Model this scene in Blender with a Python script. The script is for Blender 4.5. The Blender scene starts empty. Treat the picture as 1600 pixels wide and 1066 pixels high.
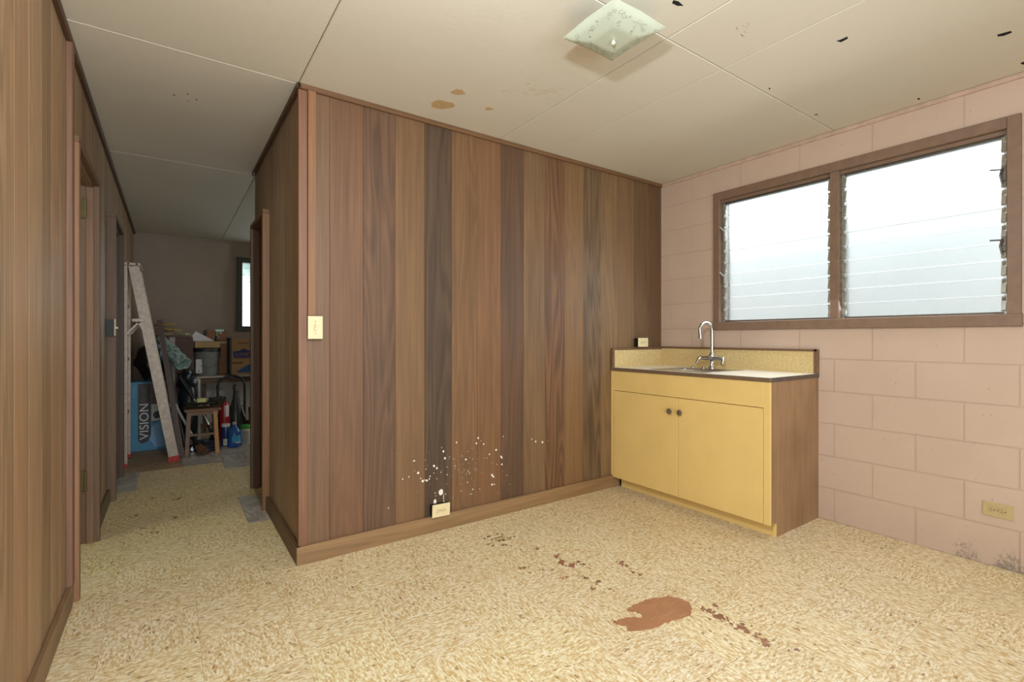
import bpy, bmesh, math, random
from mathutils import Vector, Matrix, noise
rnd = random.Random(7)
scn = bpy.context.scene
COL = scn.collection
PI = math.pi

# ---------------------------------------------------------------- camera, world, lights
YAW = math.atan(535 / 763)
EYE = 1.152
cam = bpy.data.cameras.new('camera')
cam.sensor_width = 36
cam.lens = 763 / 1600 * 36
cam.shift_y = -5.5 / 1600
cam.clip_start = .02
camo = bpy.data.objects.new('camera', cam)
camo.location = (0, 0, EYE)
camo.rotation_euler = (PI / 2, 0, -YAW)
COL.objects.link(camo)
scn.camera = camo

w = bpy.data.worlds.new('overcast_sky')
scn.world = w
w.use_nodes = True
w.node_tree.nodes['Background'].inputs[0].default_value = (.87, .95, 1.0, 1)
w.node_tree.nodes['Background'].inputs[1].default_value = 3.0

scn.view_settings.view_transform = 'Standard'
scn.view_settings.look = 'None'
scn.view_settings.gamma = 1
scn.view_settings.exposure = 0
scn.view_settings.use_curve_mapping = False
scn.cycles.use_denoising = True
scn.cycles.max_bounces = 10
scn.cycles.diffuse_bounces = 6
scn.cycles.transparent_max_bounces = 16
scn.cycles.sample_clamp_indirect = 6


def area(name, loc, target, sx, sy, power, color):
    l = bpy.data.lights.new(name, 'AREA')
    l.shape = 'RECTANGLE'
    l.size, l.size_y = sx, sy
    l.energy = power
    l.color = color
    o = bpy.data.objects.new(name, l)
    o.location = loc
    o.rotation_euler = (Vector(target) - Vector(loc)).to_track_quat('-Z', 'Y').to_euler()
    COL.objects.link(o)
    return o


area('added_back_fill', (.55, -2.0, .9), (.45, 3, .95), 1.8, 1.4, 78, (.85, .98, 1.09))  # soft fill lamp added behind the camera; the back wall is solid
area('daylight_from_louvered_window', (3.28, 1.34, 1.56), (1.28, 1.34, .36), 1.4, .6, 9, (.88, .98, 1.06))
area('added_far_room_fill', (3.2, 5.9, 1.65), (0, 6.0, .9), 1.4, 1.0, 3.2, (.78, 1, .84))  # fill lamp added at an unseen opening in the far room's side wall
area('added_side_room_fill', (-1.55, 3.1, 1.5), (.4, 3.25, .7), .9, 1.1, 11, (.9, 1, .86))  # fill lamp added in the unseen side room to brighten the hall
fl = bpy.data.lights.new('hand_held_flash', 'POINT')
fl.energy = 88
fl.shadow_soft_size = .03
fl.color = (.9, .99, 1.06)
flo = bpy.data.objects.new('hand_held_flash', fl)
flo.location = (.42, .5, 1.93)
COL.objects.link(flo)


# ---------------------------------------------------------------- helpers
def lin(c):
    c /= 255
    return c / 12.92 if c <= .04045 else ((c + .055) / 1.055) ** 2.4


def S(r, g, b, k=1.0):
    return tuple(min(lin(v) * k, .95) for v in (r, g, b))


F_ = 763.0
_fw = Vector((math.sin(YAW), math.cos(YAW), 0))
_rt = Vector((math.cos(YAW), -math.sin(YAW), 0))


def at(px, py, y):
    """world point of a measured photograph point on the plane at depth y"""
    d = _fw + (px - 800) / F_ * _rt + Vector((0, 0, (527.5 - py) / F_))
    return Vector((0, 0, EYE)) + d * (y / d.y)


def onx(px, py, x):
    d = _fw + (px - 800) / F_ * _rt + Vector((0, 0, (527.5 - py) / F_))
    return Vector((0, 0, EYE)) + d * (x / d.x)


def onz(px, py, z):
    d = _fw + (px - 800) / F_ * _rt + Vector((0, 0, (527.5 - py) / F_))
    return Vector((0, 0, EYE)) + d * ((z - EYE) / d.z)


class NT:
    """tiny node-tree writer"""
    def __init__(self, name):
        self.m = bpy.data.materials.new(name)
        self.m.use_nodes = True
        self.t = self.m.node_tree
        self.n = self.t.nodes
        self.b = self.n['Principled BSDF']
        self.out = self.n['Material Output']

    def node(self, typ, **kw):
        nd = self.n.new(typ)
        for k, v in kw.items():
            setattr(nd, k, v)
        return nd

    def link(self, a, b):
        self.t.links.new(a, b)

    def put(self, sock, v):
        if hasattr(v, 'is_output') or isinstance(v, bpy.types.NodeSocket):
            self.link(v, sock)
        else:
            if isinstance(v, tuple) and len(v) == 3 and sock.type == 'RGBA':
                v = (*v, 1)
            sock.default_value = v

    def math(self, op, a, b=0.0, c=None, clamp=False):
        nd = self.node('ShaderNodeMath', operation=op, use_clamp=clamp)
        self.put(nd.inputs[0], a)
        self.put(nd.inputs[1], b)
        if c is not None:
            self.put(nd.inputs[2], c)
        return nd.outputs[0]

    def vmath(self, op, a, b):
        nd = self.node('ShaderNodeVectorMath', operation=op)
        self.put(nd.inputs[0], a)
        self.put(nd.inputs[1], b)
        return nd.outputs[0]

    def coord(self, which='Object'):
        return self.node('ShaderNodeTexCoord').outputs[which]

    def pos(self):
        return self.node('ShaderNodeNewGeometry').outputs['Position']

    def mapping(self, v, scale=(1, 1, 1), loc=(0, 0, 0), rot=(0, 0, 0)):
        nd = self.node('ShaderNodeMapping')
        self.link(v, nd.inputs[0])
        nd.inputs['Scale'].default_value = scale
        nd.inputs['Location'].default_value = loc
        nd.inputs['Rotation'].default_value = rot
        return nd.outputs[0]

    def noise(self, v, scale=1, detail=2, rough=.5, dist=0):
        nd = self.node('ShaderNodeTexNoise')
        self.link(v, nd.inputs['Vector'])
        nd.inputs['Scale'].default_value = scale
        nd.inputs['Detail'].default_value = detail
        nd.inputs['Roughness'].default_value = rough
        nd.inputs['Distortion'].default_value = dist
        return nd.outputs['Fac']

    def ramp(self, f, *stops):
        nd = self.node('ShaderNodeValToRGB')
        cr = nd.color_ramp
        while len(cr.elements) > 2:
            cr.elements.remove(cr.elements[-1])
        while len(cr.elements) < len(stops):
            cr.elements.new(.5)
        for e, (p, c) in zip(cr.elements, stops):
            e.position = p
            e.color = (*c, 1) if isinstance(c, tuple) else (c, c, c, 1)
        self.link(f, nd.inputs[0])
        return nd.outputs[0]

    def mix(self, f, a, b, mode='MIX'):
        nd = self.node('ShaderNodeMix', data_type='RGBA', blend_type=mode)
        self.put(nd.inputs['Factor'], f)
        self.put(nd.inputs['A'] if False else nd.inputs[6], a)
        self.put(nd.inputs[7], b)
        return nd.outputs[2]

    def bump(self, h, strength=.2, dist=.002):
        nd = self.node('ShaderNodeBump')
        nd.inputs['Strength'].default_value = strength
        nd.inputs['Distance'].default_value = dist
        self.link(h, nd.inputs['Height'])
        self.link(nd.outputs[0], self.b.inputs['Normal'])

    def done(self, col, rough=.5, **kw):
        self.put(self.b.inputs['Base Color'], col)
        self.put(self.b.inputs['Roughness'], rough)
        for k, v in kw.items():
            self.put(self.b.inputs[k.replace('_', ' ')], v)
        return self.m


def mat(name, rgb, rough=.5, var=.12, scale=14, bump=0, metal=0, **kw):
    """plain coat with mottled procedural variation"""
    t = NT(name)
    f = t.noise(t.coord(), scale, 3, .6)
    c = t.ramp(f, (.3, tuple(v * (1 - var) for v in rgb)), (.7, tuple(min(v * (1 + var), 1) for v in rgb)))
    if bump:
        t.bump(t.noise(t.coord(), scale * 6, 2), bump, .002)
    return t.done(c, rough, Metallic=metal, **kw)


def wood_mat(name, rough=.55):
    """timber: tint and grain strength come from each board's own object colour"""
    t = NT(name)
    oi = t.node('ShaderNodeObjectInfo')
    off = t.node('ShaderNodeCombineXYZ')
    t.link(t.math('MULTIPLY', oi.outputs['Random'], 37.0), off.inputs[0])
    t.link(t.math('MULTIPLY', oi.outputs['Random'], 91.0), off.inputs[2])
    v = t.vmath('ADD', t.coord(), off.outputs[0])
    rings = t.noise(t.mapping(v, (5.5, 5.5, .42)), 1.0, 2, .45, .3)
    band = t.math('SINE', t.math('MULTIPLY', rings, 95.0))
    fiber = t.noise(t.mapping(v, (150, 150, 2.2)), 1.0, 3, .6)
    blot = t.noise(t.mapping(v, (9, 9, 1.1)), 1.0, 3, .55)
    streak = t.noise(t.mapping(v, (38, 38, .5)), 1.0, 2, .5)
    g = t.math('MULTIPLY', band, t.math('MULTIPLY', oi.outputs['Alpha'], .24))
    g = t.math('ADD', g, t.math('MULTIPLY', t.math('SUBTRACT', fiber, .5), .85))
    g = t.math('ADD', g, t.math('MULTIPLY', t.math('SUBTRACT', blot, .5), .55))
    g = t.math('ADD', g, t.math('MULTIPLY', t.math('SUBTRACT', streak, .5), .55))
    g = t.math('ADD', g, 1.0)
    cx = t.node('ShaderNodeCombineXYZ')
    for k in range(3):
        t.link(g, cx.inputs[k])
    c = t.mix(1.0, oi.outputs['Color'], cx.outputs[0], 'MULTIPLY')
    red = t.noise(t.mapping(v, (14, 14, .7), (9, 4, 2)), 1.0, 2)
    c = t.mix(t.math('MULTIPLY', t.math('SUBTRACT', red, .45), .9, clamp=True), c,
              t.mix(1.0, c, (1.12, .88, .76), 'MULTIPLY'))
    t.bump(fiber, .12, .001)
    return t.done(c, rough)


def solid_boxes(bm, boxes):
    for x0, x1, y0, y1, z0, z1 in boxes:
        vs = [bm.verts.new((x, y, z)) for x in (x0, x1) for y in (y0, y1) for z in (z0, z1)]
        for f in ((0, 1, 3, 2), (4, 6, 7, 5), (0, 4, 5, 1), (2, 3, 7, 6), (0, 2, 6, 4), (1, 5, 7, 3)):
            bm.faces.new([vs[i] for i in f])


def bevel_all(bm, b, seg=1):
    if b > 0:
        bmesh.ops.bevel(bm, geom=bm.edges[:], offset=b, segments=seg, affect='EDGES', profile=.5)


def box(x0, x1, y0, y1, z0, z1, b=0, seg=1):
    bm = bmesh.new()
    solid_boxes(bm, [(min(x0, x1), max(x0, x1), min(y0, y1), max(y0, y1), min(z0, z1), max(z0, z1))])
    bevel_all(bm, b, seg)
    return bm


def add(bm, other, mtx=None):
    if mtx is not None:
        bmesh.ops.transform(other, matrix=mtx, verts=other.verts[:])
    me = bpy.data.meshes.new('t')
    other.to_mesh(me)
    other.free()
    bm.from_mesh(me)
    bpy.data.meshes.remove(me)
    return bm


def tube(pts, r, n=12, caps=True):
    """swept round bar; r may be a number or one radius per point"""
    bm = bmesh.new()
    pts = [Vector(p) for p in pts]
    rs = r if isinstance(r, (list, tuple)) else [r] * len(pts)
    rings = []
    up = None
    for i, p in enumerate(pts):
        a = pts[max(i - 1, 0)]
        b = pts[min(i + 1, len(pts) - 1)]
        t = (b - a).normalized()
        if up is None:
            up = t.orthogonal().normalized()
        else:
            up = (up - t * up.dot(t)).normalized()
        s = t.cross(up)
        rings.append([bm.verts.new(p + (up * math.cos(2 * PI * k / n) + s * math.sin(2 * PI * k / n)) * rs[i]) for k in range(n)])
    for a, b in zip(rings, rings[1:]):
        for k in range(n):
            bm.faces.new((a[k], a[(k + 1) % n], b[(k + 1) % n], b[k]))
    if caps:
        bm.faces.new(rings[0][::-1])
        bm.faces.new(rings[-1])
    bmesh.ops.recalc_face_normals(bm, faces=bm.faces[:])
    return bm


def lathe(prof, n=24, loc=(0, 0, 0)):
    bm = bmesh.new()
    L = Vector(loc)
    rings = []
    for r, z in prof:
        r = max(r, 1e-4)
        rings.append([bm.verts.new(L + Vector((r * math.cos(2 * PI * k / n), r * math.sin(2 * PI * k / n), z))) for k in range(n)])
    for a, b in zip(rings, rings[1:]):
        for k in range(n):
            bm.faces.new((a[k], a[(k + 1) % n], b[(k + 1) % n], b[k]))
    bm.faces.new(rings[0][::-1])
    bm.faces.new(rings[-1])
    bmesh.ops.recalc_face_normals(bm, faces=bm.faces[:])
    return bm


def prism(poly, t, mtx=None):
    """poly in local xy, thickness t along +z"""
    bm = bmesh.new()
    a = [bm.verts.new((x, y, 0)) for x, y in poly]
    b = [bm.verts.new((x, y, t)) for x, y in poly]
    n = len(poly)
    bm.faces.new(a[::-1])
    bm.faces.new(b)
    for k in range(n):
        bm.faces.new((a[k], a[(k + 1) % n], b[(k + 1) % n], b[k]))
    bmesh.ops.recalc_face_normals(bm, faces=bm.faces[:])
    if mtx is not None:
        bmesh.ops.transform(bm, matrix=mtx, verts=bm.verts[:])
    return bm


def lump(loc, rad, amp=.25, freq=3, seed=0, sub=3, rot=0):
    bm = bmesh.new()
    bmesh.ops.create_icosphere(bm, subdivisions=sub, radius=1)
    R = Matrix.Rotation(rot, 3, 'Y')
    for v in bm.verts:
        d = v.co.normalized()
        k = 1 + amp * (noise.noise(d * freq * .5 + Vector((seed, 0, 0))) + .6 * (abs(noise.noise(d * freq * 1.7 + Vector((0, seed, 3)))) - .3))
        p = d * k
        v.co = R @ Vector((p.x * rad[0], p.y * rad[1], p.z * rad[2])) + Vector(loc)
    return bm


def blob(pts, z, t, jitter=.0, seed=0, sub=3):
    """flat irregular patch with a little thickness; pts = outline in xy"""
    n = len(pts)
    out = []
    for i in range(n):
        p0, p1, p2, p3 = (Vector(pts[(i + k - 1) % n]) for k in range(4))
        for s in range(sub):
            u = s / sub
            out.append(.5 * ((2 * p1) + (-p0 + p2) * u + (2 * p0 - 5 * p1 + 4 * p2 - p3) * u * u + (-p0 + 3 * p1 - 3 * p2 + p3) * u ** 3))
    r2 = random.Random(seed)
    out = [(p.x + r2.uniform(-jitter, jitter), p.y + r2.uniform(-jitter, jitter)) for p in out]
    return prism(out, t, Matrix.Translation((0, 0, z)))


def disc_pts(c, rx, ry, n=9, jit=.3, seed=0):
    r2 = random.Random(seed)
    return [(c[0] + rx * (1 + r2.uniform(-jit, jit)) * math.cos(2 * PI * k / n),
             c[1] + ry * (1 + r2.uniform(-jit, jit)) * math.sin(2 * PI * k / n)) for k in range(n)]


def obj(name, bm, m, parent=None, smooth=False, loc=None, color=None):
    me = bpy.data.meshes.new(name)
    bm.to_mesh(me)
    bm.free()
    if m:
        me.materials.append(m)
    if smooth:
        for p in me.polygons:
            p.use_smooth = True
        try:
            me.set_sharp_from_angle(angle=math.radians(40))
        except Exception:
            pass
    o = bpy.data.objects.new(name, me)
    COL.objects.link(o)
    if parent:
        o.parent = parent
    if loc:
        o.location = loc
    if color:
        o.color = color if len(color) == 4 else (*color, .5)
    return o


def piece(name, me, parent, loc, rotz=0, color=None):
    o = bpy.data.objects.new(name, me)
    COL.objects.link(o)
    o.parent = parent
    o.location = loc
    o.rotation_euler = (0, 0, rotz)
    if color:
        o.color = color if len(color) == 4 else (*color, .5)
    return o


def tag(o, label, cat, group=None):
    o['label'] = label
    o['category'] = cat
    if group:
        o['group'] = group
    return o


def thing(name, label, cat, loc, group=None, rotz=0):
    o = bpy.data.objects.new(name, None)
    o.empty_display_size = .05
    COL.objects.link(o)
    o.location = loc
    o.rotation_euler = (0, 0, rotz)
    return tag(o, label, cat, group)


def part(name, bm, m, root, smooth=False, color=None, parent=None):
    """mesh given in world coordinates becomes a child of root (kept in root's frame)"""
    off = root.location.copy()
    inv = (Matrix.Translation(off) @ root.rotation_euler.to_matrix().to_4x4()).inverted()
    bmesh.ops.transform(bm, matrix=inv, verts=bm.verts[:])
    return obj(name, bm, m, parent or root, smooth, color=color)


def struct(name, bm, m, color=None, label=None):
    o = obj(name, bm, m, color=color)
    o['kind'] = 'structure'
    if label:
        o['label'] = label
    return o


def text(name, body, m, parent, size, mtx, sx=1.0, depth=.0006):
    cu = bpy.data.curves.new(name, 'FONT')
    cu.body = body
    cu.size = size
    cu.align_x = 'CENTER'
    cu.align_y = 'CENTER'
    cu.extrude = depth
    o = bpy.data.objects.new(name, cu)
    COL.objects.link(o)
    dg = bpy.context.evaluated_depsgraph_get()
    me = bpy.data.meshes.new_from_object(o.evaluated_get(dg))
    bpy.data.objects.remove(o)
    o = bpy.data.objects.new(name, me)
    me.materials.clear()
    me.materials.append(m)
    COL.objects.link(o)
    me.transform(mtx @ Matrix.Diagonal((sx, 1, 1, 1)))
    o.parent = parent
    return o


# ---------------------------------------------------------------- materials
WOOD = wood_mat('weathered_redwood')
K = .76   # photographed tone -> board colour


def wc(r, g, b, grain=.5):
    g_ = (r + g + b) / 3
    c = S(r, g, b)
    c = (c[0] * K * .98, c[1] * K * .88, c[2] * K * .72)
    return (*c, grain)


def block_material():
    t = NT('pink_painted_block')
    p = t.pos()
    f = t.noise(p, 2.2, 3, .6)
    fine = t.noise(p, 90, 3, .7)
    c = t.ramp(f, (.3, S(194, 170, 151)), (.7, S(201, 177, 158)))
    sep = t.node('ShaderNodeSeparateXYZ')
    t.link(p, sep.inputs[0])
    # mildew creeping up from the floor in two patches, and streaks
    lumpy = t.noise(t.mapping(p, (1, 1, .8)), 70, 8, .9)
    big = t.noise(t.mapping(p, (1, 1, .4)), 5.5, 2, .5)

    def patch(yc, w_, zt):
        dy = t.math('ABSOLUTE', t.math('DIVIDE', t.math('SUBTRACT', sep.outputs[1], yc), w_))
        dz = t.math('DIVIDE', sep.outputs[2], zt)
        return t.math('SUBTRACT', 1.0, t.math('ADD', t.math('POWER', dy, 3.0), dz), clamp=True)
    m1 = t.math('MAXIMUM', patch(.565, .085, .17), t.math('MULTIPLY', patch(.725, .075, .24), .8))
    m1 = t.math('MAXIMUM', m1, t.math('MULTIPLY', patch(1.35, .05, .2), .5))
    m1 = t.math('MAXIMUM', m1, t.math('MULTIPLY', patch(1.15, .03, .12), .35))
    mk = t.math('MULTIPLY', t.math('SUBTRACT', t.math('ADD', m1, t.math('MULTIPLY', lumpy, 3.6)), 2.36), 3.0, clamp=True)
    mk = t.math('MULTIPLY', mk, t.math('MULTIPLY', m1, 3.0, clamp=True))
    c = t.mix(t.math('MULTIPLY', mk, .8), c, S(112, 104, 94))
    # faint grime low down
    low = t.math('SUBTRACT', 1.0, t.math('DIVIDE', sep.outputs[2], .22), clamp=True)
    c = t.mix(t.math('MULTIPLY', t.math('MULTIPLY', low, big), .3), c, S(150, 132, 120))
    speck = t.math('GREATER_THAN', t.noise(p, 60, 1, .4), .78)
    c = t.mix(t.math('MULTIPLY', speck, .45), c, S(128, 104, 90))
    t.bump(fine, .25, .0015)
    return t.done(c, .62)


def tile_material():
    t = NT('beige_vinyl_tile')
    oi = t.node('ShaderNodeObjectInfo')
    off = t.node('ShaderNodeCombineXYZ')
    t.link(t.math('MULTIPLY', oi.outputs['Random'], 53.0), off.inputs[0])
    t.link(t.math('MULTIPLY', oi.outputs['Random'], 29.0), off.inputs[1])
    v = t.vmath('ADD', t.coord(), off.outputs[0])
    a = t.noise(t.mapping(v, (44, 112, 44)), 1.0, 4, .68, .35)
    b = t.noise(t.mapping(v, (36, 92, 26), (5, 1, 0)), 1.0, 4, .7, .5)
    d = t.noise(t.mapping(v, (44, 104, 42), (11, 7, 0)), 1.0, 3, .6, .3)
    c = t.ramp(a, (.37, S(202, 173, 120)), (.48, S(223, 203, 158)), (.62, S(246, 238, 212)))
    c = t.mix(t.ramp(b, (.54, 0.0), (.64, .75)), c, S(190, 150, 92))
    c = t.mix(t.ramp(d, (.64, 0.0), (.70, .9)), c, S(140, 102, 60))
    c = t.mix(t.ramp(t.noise(v, 42, 1, .4), (.755, 0.0), (.775, .8)), c, S(104, 76, 46))
    # hard-edged chips of the marbled vinyl
    wob = t.node('ShaderNodeTexNoise')
    t.link(v, wob.inputs['Vector'])
    wob.inputs['Scale'].default_value = 60
    vv = t.vmath('ADD', t.mapping(v, (58, 118, 58)), t.vmath('MULTIPLY', wob.outputs['Color'], (1.6, 1.6, 0)))
    vo = t.node('ShaderNodeTexVoronoi')
    t.link(vv, vo.inputs['Vector'])
    vo.inputs['Scale'].default_value = 1.0
    sc_v = t.node('ShaderNodeSeparateColor')
    t.link(vo.outputs['Color'], sc_v.inputs[0])
    rv = sc_v.outputs[0]
    c = t.mix(t.math('MULTIPLY', t.math('GREATER_THAN', rv, .80), .5), c, S(246, 237, 210))
    c = t.mix(t.math('MULTIPLY', t.math('LESS_THAN', rv, .16), .48), c, S(196, 158, 98))
    c = t.mix(t.math('MULTIPLY', t.math('LESS_THAN', sc_v.outputs[1], .016), .7), c, S(140, 104, 62))
    c = t.mix(1.0, c, oi.outputs['Color'], 'MULTIPLY')
    # foot traffic: large soft dirt on the floor itself
    p = t.pos()
    g = t.noise(p, 1.1, 3, .55)
    c = t.mix(t.ramp(g, (.46, 0.0), (.75, .4)), c, t.mix(1.0, c, (.8, .73, .6), 'MULTIPLY'))
    sc = t.math('GREATER_THAN', t.noise(t.mapping(p, (3, 9, 1), rot=(0, 0, .6)), 2.2, 5, .7), .69)
    c = t.mix(t.math('MULTIPLY', sc, .3), c, S(96, 80, 52))
    return t.done(c, t.ramp(g, (.3, .42), (.8, .6)))


def marble_material():
    t = NT('grey_marbled_tile')
    oi = t.node('ShaderNodeObjectInfo')
    v = t.vmath('ADD', t.coord(), t.vmath('SCALE', t.coord(), (0, 0, 0)))
    off = t.node('ShaderNodeCombineXYZ')
    t.link(t.math('MULTIPLY', oi.outputs['Random'], 71.0), off.inputs[0])
    v = t.vmath('ADD', t.coord(), off.outputs[0])
    a = t.noise(t.mapping(v, (4, 13, 4)), 1.0, 4, .6, 1.6)
    c = t.ramp(a, (.3, S(132, 122, 112)), (.5, S(172, 162, 148)), (.7, S(206, 198, 184)))
    return t.done(c, .4)


def ceiling_material():
    t = NT('cream_painted_fibreboard')
    p = t.pos()
    f = t.noise(p, .8, 3, .5)
    ripple = t.noise(t.mapping(p, (22, 60, 20)), 1.0, 3, .6, .4)
    c = t.ramp(f, (.3, S(209, 201, 183, 1.0)), (.7, S(215, 207, 190, 1.0)))
    scuff = t.noise(t.mapping(p, (30, 12, 8), rot=(0, 0, .8)), 1.0, 4, .6)
    c = t.mix(t.ramp(scuff, (.7, 0.0), (.8, .25)), c, S(150, 135, 112))
    t.bump(ripple, .22, .003)
    return t.done(c, .7)


M_BLOCK = block_material()
M_TILE = tile_material()
M_MARBLE = marble_material()
M_CEIL = ceiling_material()
M_BACKPINK = mat('grey_mortar', S(196, 168, 150), .8)
M_DARKGAP = mat('dark_backing', S(58, 44, 34), .9)
M_PLAIN = mat('pale_plaster', S(196, 182, 160), .8)
M_SUBFLOOR = mat('subfloor', S(96, 80, 56), .9)
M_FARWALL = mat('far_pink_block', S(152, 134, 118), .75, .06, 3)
M_YELLOW = mat('mustard_paint', S(230, 199, 126), .42, .035, 5)
M_CABBROWN = None
M_LAM = None
M_EDGE = mat('dark_edge_band', S(112, 92, 72), .45, .12, 40)
M_STEEL = mat('stainless_steel', (.62, .61, .58), .24, .05, 30, metal=1)
M_CHROME = mat('chrome', (.62, .61, .59), .14, .02, 10, metal=1)
M_PEWTER = mat('pewter_knob', S(140, 128, 110), .34, .2, 60, metal=.6)
M_IVORY = mat('ivory_plastic', S(228, 212, 168), .35, .03, 20)
M_TANPLATE = mat('tan_plastic', S(188, 168, 122), .4, .05, 25)
M_BOXBLACK = mat('black_device_box', S(14, 11, 8), .5)
M_SLOT = mat('dark_slot', S(60, 44, 20), .7)
M_SCREW = mat('brass_screw', S(150, 130, 80), .35, metal=.8)
M_FRAME = mat('brown_window_frame', S(126, 101, 82), .5, .1, 18, .1)
M_ALU = mat('grey_aluminium', S(176, 176, 168), .35, .1, 40, metal=.7)
M_ALUDARK = mat('dull_metal', S(104, 96, 86), .45, .15, 40, metal=.6)
M_BRASS = mat('aged_brass', S(96, 82, 42), .5, .15, 40, metal=.4)
M_HOLE = mat('black_void', (.004, .003, .003), 1)
M_WHITEPAINT = mat('white_paint_spot', S(246, 236, 222), .5)
M_NEIGH = mat('neighbour_render', S(226, 232, 234, 1.0), .8, .1, 2.2)
M_GROUND = mat('outside_ground', S(150, 146, 132), .9)


def cab_side_material():
    t = NT('brown_cabinet_side')
    v = t.coord()
    a = t.noise(t.mapping(v, (30, 30, 2)), 1.0, 3)
    b = t.noise(v, 3.2, 3)
    c = t.ramp(a, (.3, S(142, 109, 77)), (.7, S(160, 126, 92)))
    c = t.mix(t.ramp(b, (.4, 0.0), (.75, .5)), c, S(116, 84, 52))
    sc = t.math('GREATER_THAN', t.noise(t.mapping(v, (4, 30, 30), rot=(.6, .3, 0)), 1.0, 4, .6), .73)
    c = t.mix(t.math('MULTIPLY', sc, .5), c, S(205, 188, 165))
    return t.done(c, .5)


def laminate_material(k=1):
    t = NT('cream_speckled_laminate' if k == 1 else 'window_lit_laminate')
    v = t.coord()
    a = t.noise(v, 70, 4, .7)
    b = t.noise(v, 9, 3)
    c = t.ramp(a, (.3, S(196, 168, 112)), (.52, S(210, 186, 132)), (.7, S(222, 204, 158)))
    c = t.mix(t.ramp(b, (.4, 0.0), (.8, .3)), c, S(206, 176, 122))
    if k == 2:
        c = t.mix(.8, c, S(250, 247, 234))  # window light on the worktop painted in as a whiter laminate
    return t.done(c, .32)


M_CABBROWN = cab_side_material()
M_LAM = laminate_material()
M_TOP = laminate_material(2)


def glass_louver():
    t = NT('obscure_louver_glass')
    t.bump(t.noise(t.coord(), 55, 2, .5), .5, .002)
    return t.done((.94, .985, .985), .34, Transmission_Weight=1.0, IOR=1.45)


def shade_glass():
    t = NT('frosted_shade_glass')
    v = t.coord()
    vor = t.node('ShaderNodeTexVoronoi')
    t.link(t.mapping(v, (1, 1, .2)), vor.inputs['Vector'])
    vor.inputs['Scale'].default_value = 52
    ring = t.math('ABSOLUTE', t.math('SUBTRACT', vor.outputs['Distance'], .33))
    pat = t.ramp(ring, (.03, 1.0), (.1, 0.0))
    sep = t.node('ShaderNodeSeparateXYZ')
    t.link(v, sep.inputs[0])
    # etched floral band lies on the sloping side facing the room, not on the plain centre square
    u = t.math('MAXIMUM', t.math('ABSOLUTE', sep.outputs[0]), t.math('ABSOLUTE', sep.outputs[1]))
    inband = t.math('MULTIPLY', t.math('GREATER_THAN', u, .063), t.math('LESS_THAN', u, .122))
    cl = t.math('GREATER_THAN', t.noise(v, 14, 2), .42)
    pat = t.math('MULTIPLY', pat, t.math('MULTIPLY', inband, cl))
    c = t.mix(t.math('MULTIPLY', pat, .5), S(204, 211, 192, 1.0), S(118, 126, 110))
    t.b.inputs['Base Color'].default_value = (1, 1, 1, 1)
    m = t.done(c, .22, Transmission_Weight=.0, IOR=1.45)
    tr = t.node('ShaderNodeBsdfTransparent')
    tr.inputs[0].default_value = (.93, .96, .88, 1)
    tl = t.node('ShaderNodeBsdfTranslucent')
    t.link(c, tl.inputs[0])
    m1 = t.node('ShaderNodeMixShader')
    m1.inputs[0].default_value = .2
    t.link(t.b.outputs[0], m1.inputs[1])
    t.link(tl.outputs[0], m1.inputs[2])
    m2 = t.node('ShaderNodeMixShader')
    m2.inputs[0].default_value = .04
    t.link(m1.outputs[0], m2.inputs[1])
    t.link(tr.outputs[0], m2.inputs[2])
    t.link(m2.outputs[0], t.out.inputs['Surface'])
    return m


M_LOUVER = glass_louver()
M_SHADE = shade_glass()

# ---------------------------------------------------------------- room dimensions
H = 2.44
XL, XR = -.36, 3.395          # left plank wall, right block wall
YF = 2.65                     # plank wall facing the camera
XP = .545                     # hall side of the plank partition
YE = 4.27                     # end of that partition
YW = 7.52                     # far wall
YB = -2.2                     # wall behind the viewpoint

# ---------------------------------------------------------------- floor and its tiles
floor = struct('floor', box(-1.75, 3.55, YB - .15, YW + .15, -.12, -.003), M_SUBFLOOR)
T = .305


def tile_mesh(m, name):
    bm = box(-T / 2 + .0003, T / 2 - .0003, -T / 2 + .0003, T / 2 - .0003, -.003, 0)
    bmesh.ops.bevel(bm, geom=[e for e in bm.edges if all(v.co.z > -.001 for v in e.verts)], offset=.0007, segments=1, affect='EDGES')
    me = bpy.data.meshes.new(name)
    bm.to_mesh(me)
    bm.free()
    me.materials.append(m)
    return me


tile_me = tile_mesh(M_TILE, 'tile')
marble_me = tile_mesh(M_MARBLE, 'marbled_tile')
for i in range(-2, 11):
    for j in range(-5, 24):
        x0, y0 = .095 + T * i, .36 + T * j
        if y0 + T < YB or y0 > YW or x0 > XR:
            continue
        if y0 >= 2.75 and x0 + T > .72 and y0 + T < 4.3:
            continue
        if y0 >= 4.2 and x0 > 1.1:
            continue
        cx, cy = x0 + T / 2, y0 + T / 2
        marble = False
        if abs(x0 - .40) < .02 and (abs(y0 - 3.41) < .02 or abs(y0 - 3.715) < .02):
            marble = True
        if x0 > .39 and y0 > 4.9:
            marble = True
        if x0 > .08 and y0 > 5.2:
            marble = True
        if x0 < -.4 and 4.6 < y0 < 4.95:
            marble = True
        rot = PI / 2 * ((i + j) % 2) + PI * rnd.randint(0, 1)
        k = rnd.uniform(.915, .965)
        tint = (k, k * rnd.uniform(.985, 1.01), k * rnd.uniform(.96, 1.02), 1)
        if x0 < .5 and y0 > 1.9:
            f_ = min(max((cy - 2.2) / 1.6, 0), 1)
            tint = (tint[0] * (1 - .03 * f_), tint[1] * (1 - .08 * f_), tint[2] * (1 - .24 * f_), 1)
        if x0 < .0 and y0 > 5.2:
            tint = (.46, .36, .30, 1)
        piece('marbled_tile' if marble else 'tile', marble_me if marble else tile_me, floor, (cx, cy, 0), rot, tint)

# dried brown adhesive on the floor
M_GLUE = None


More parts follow.
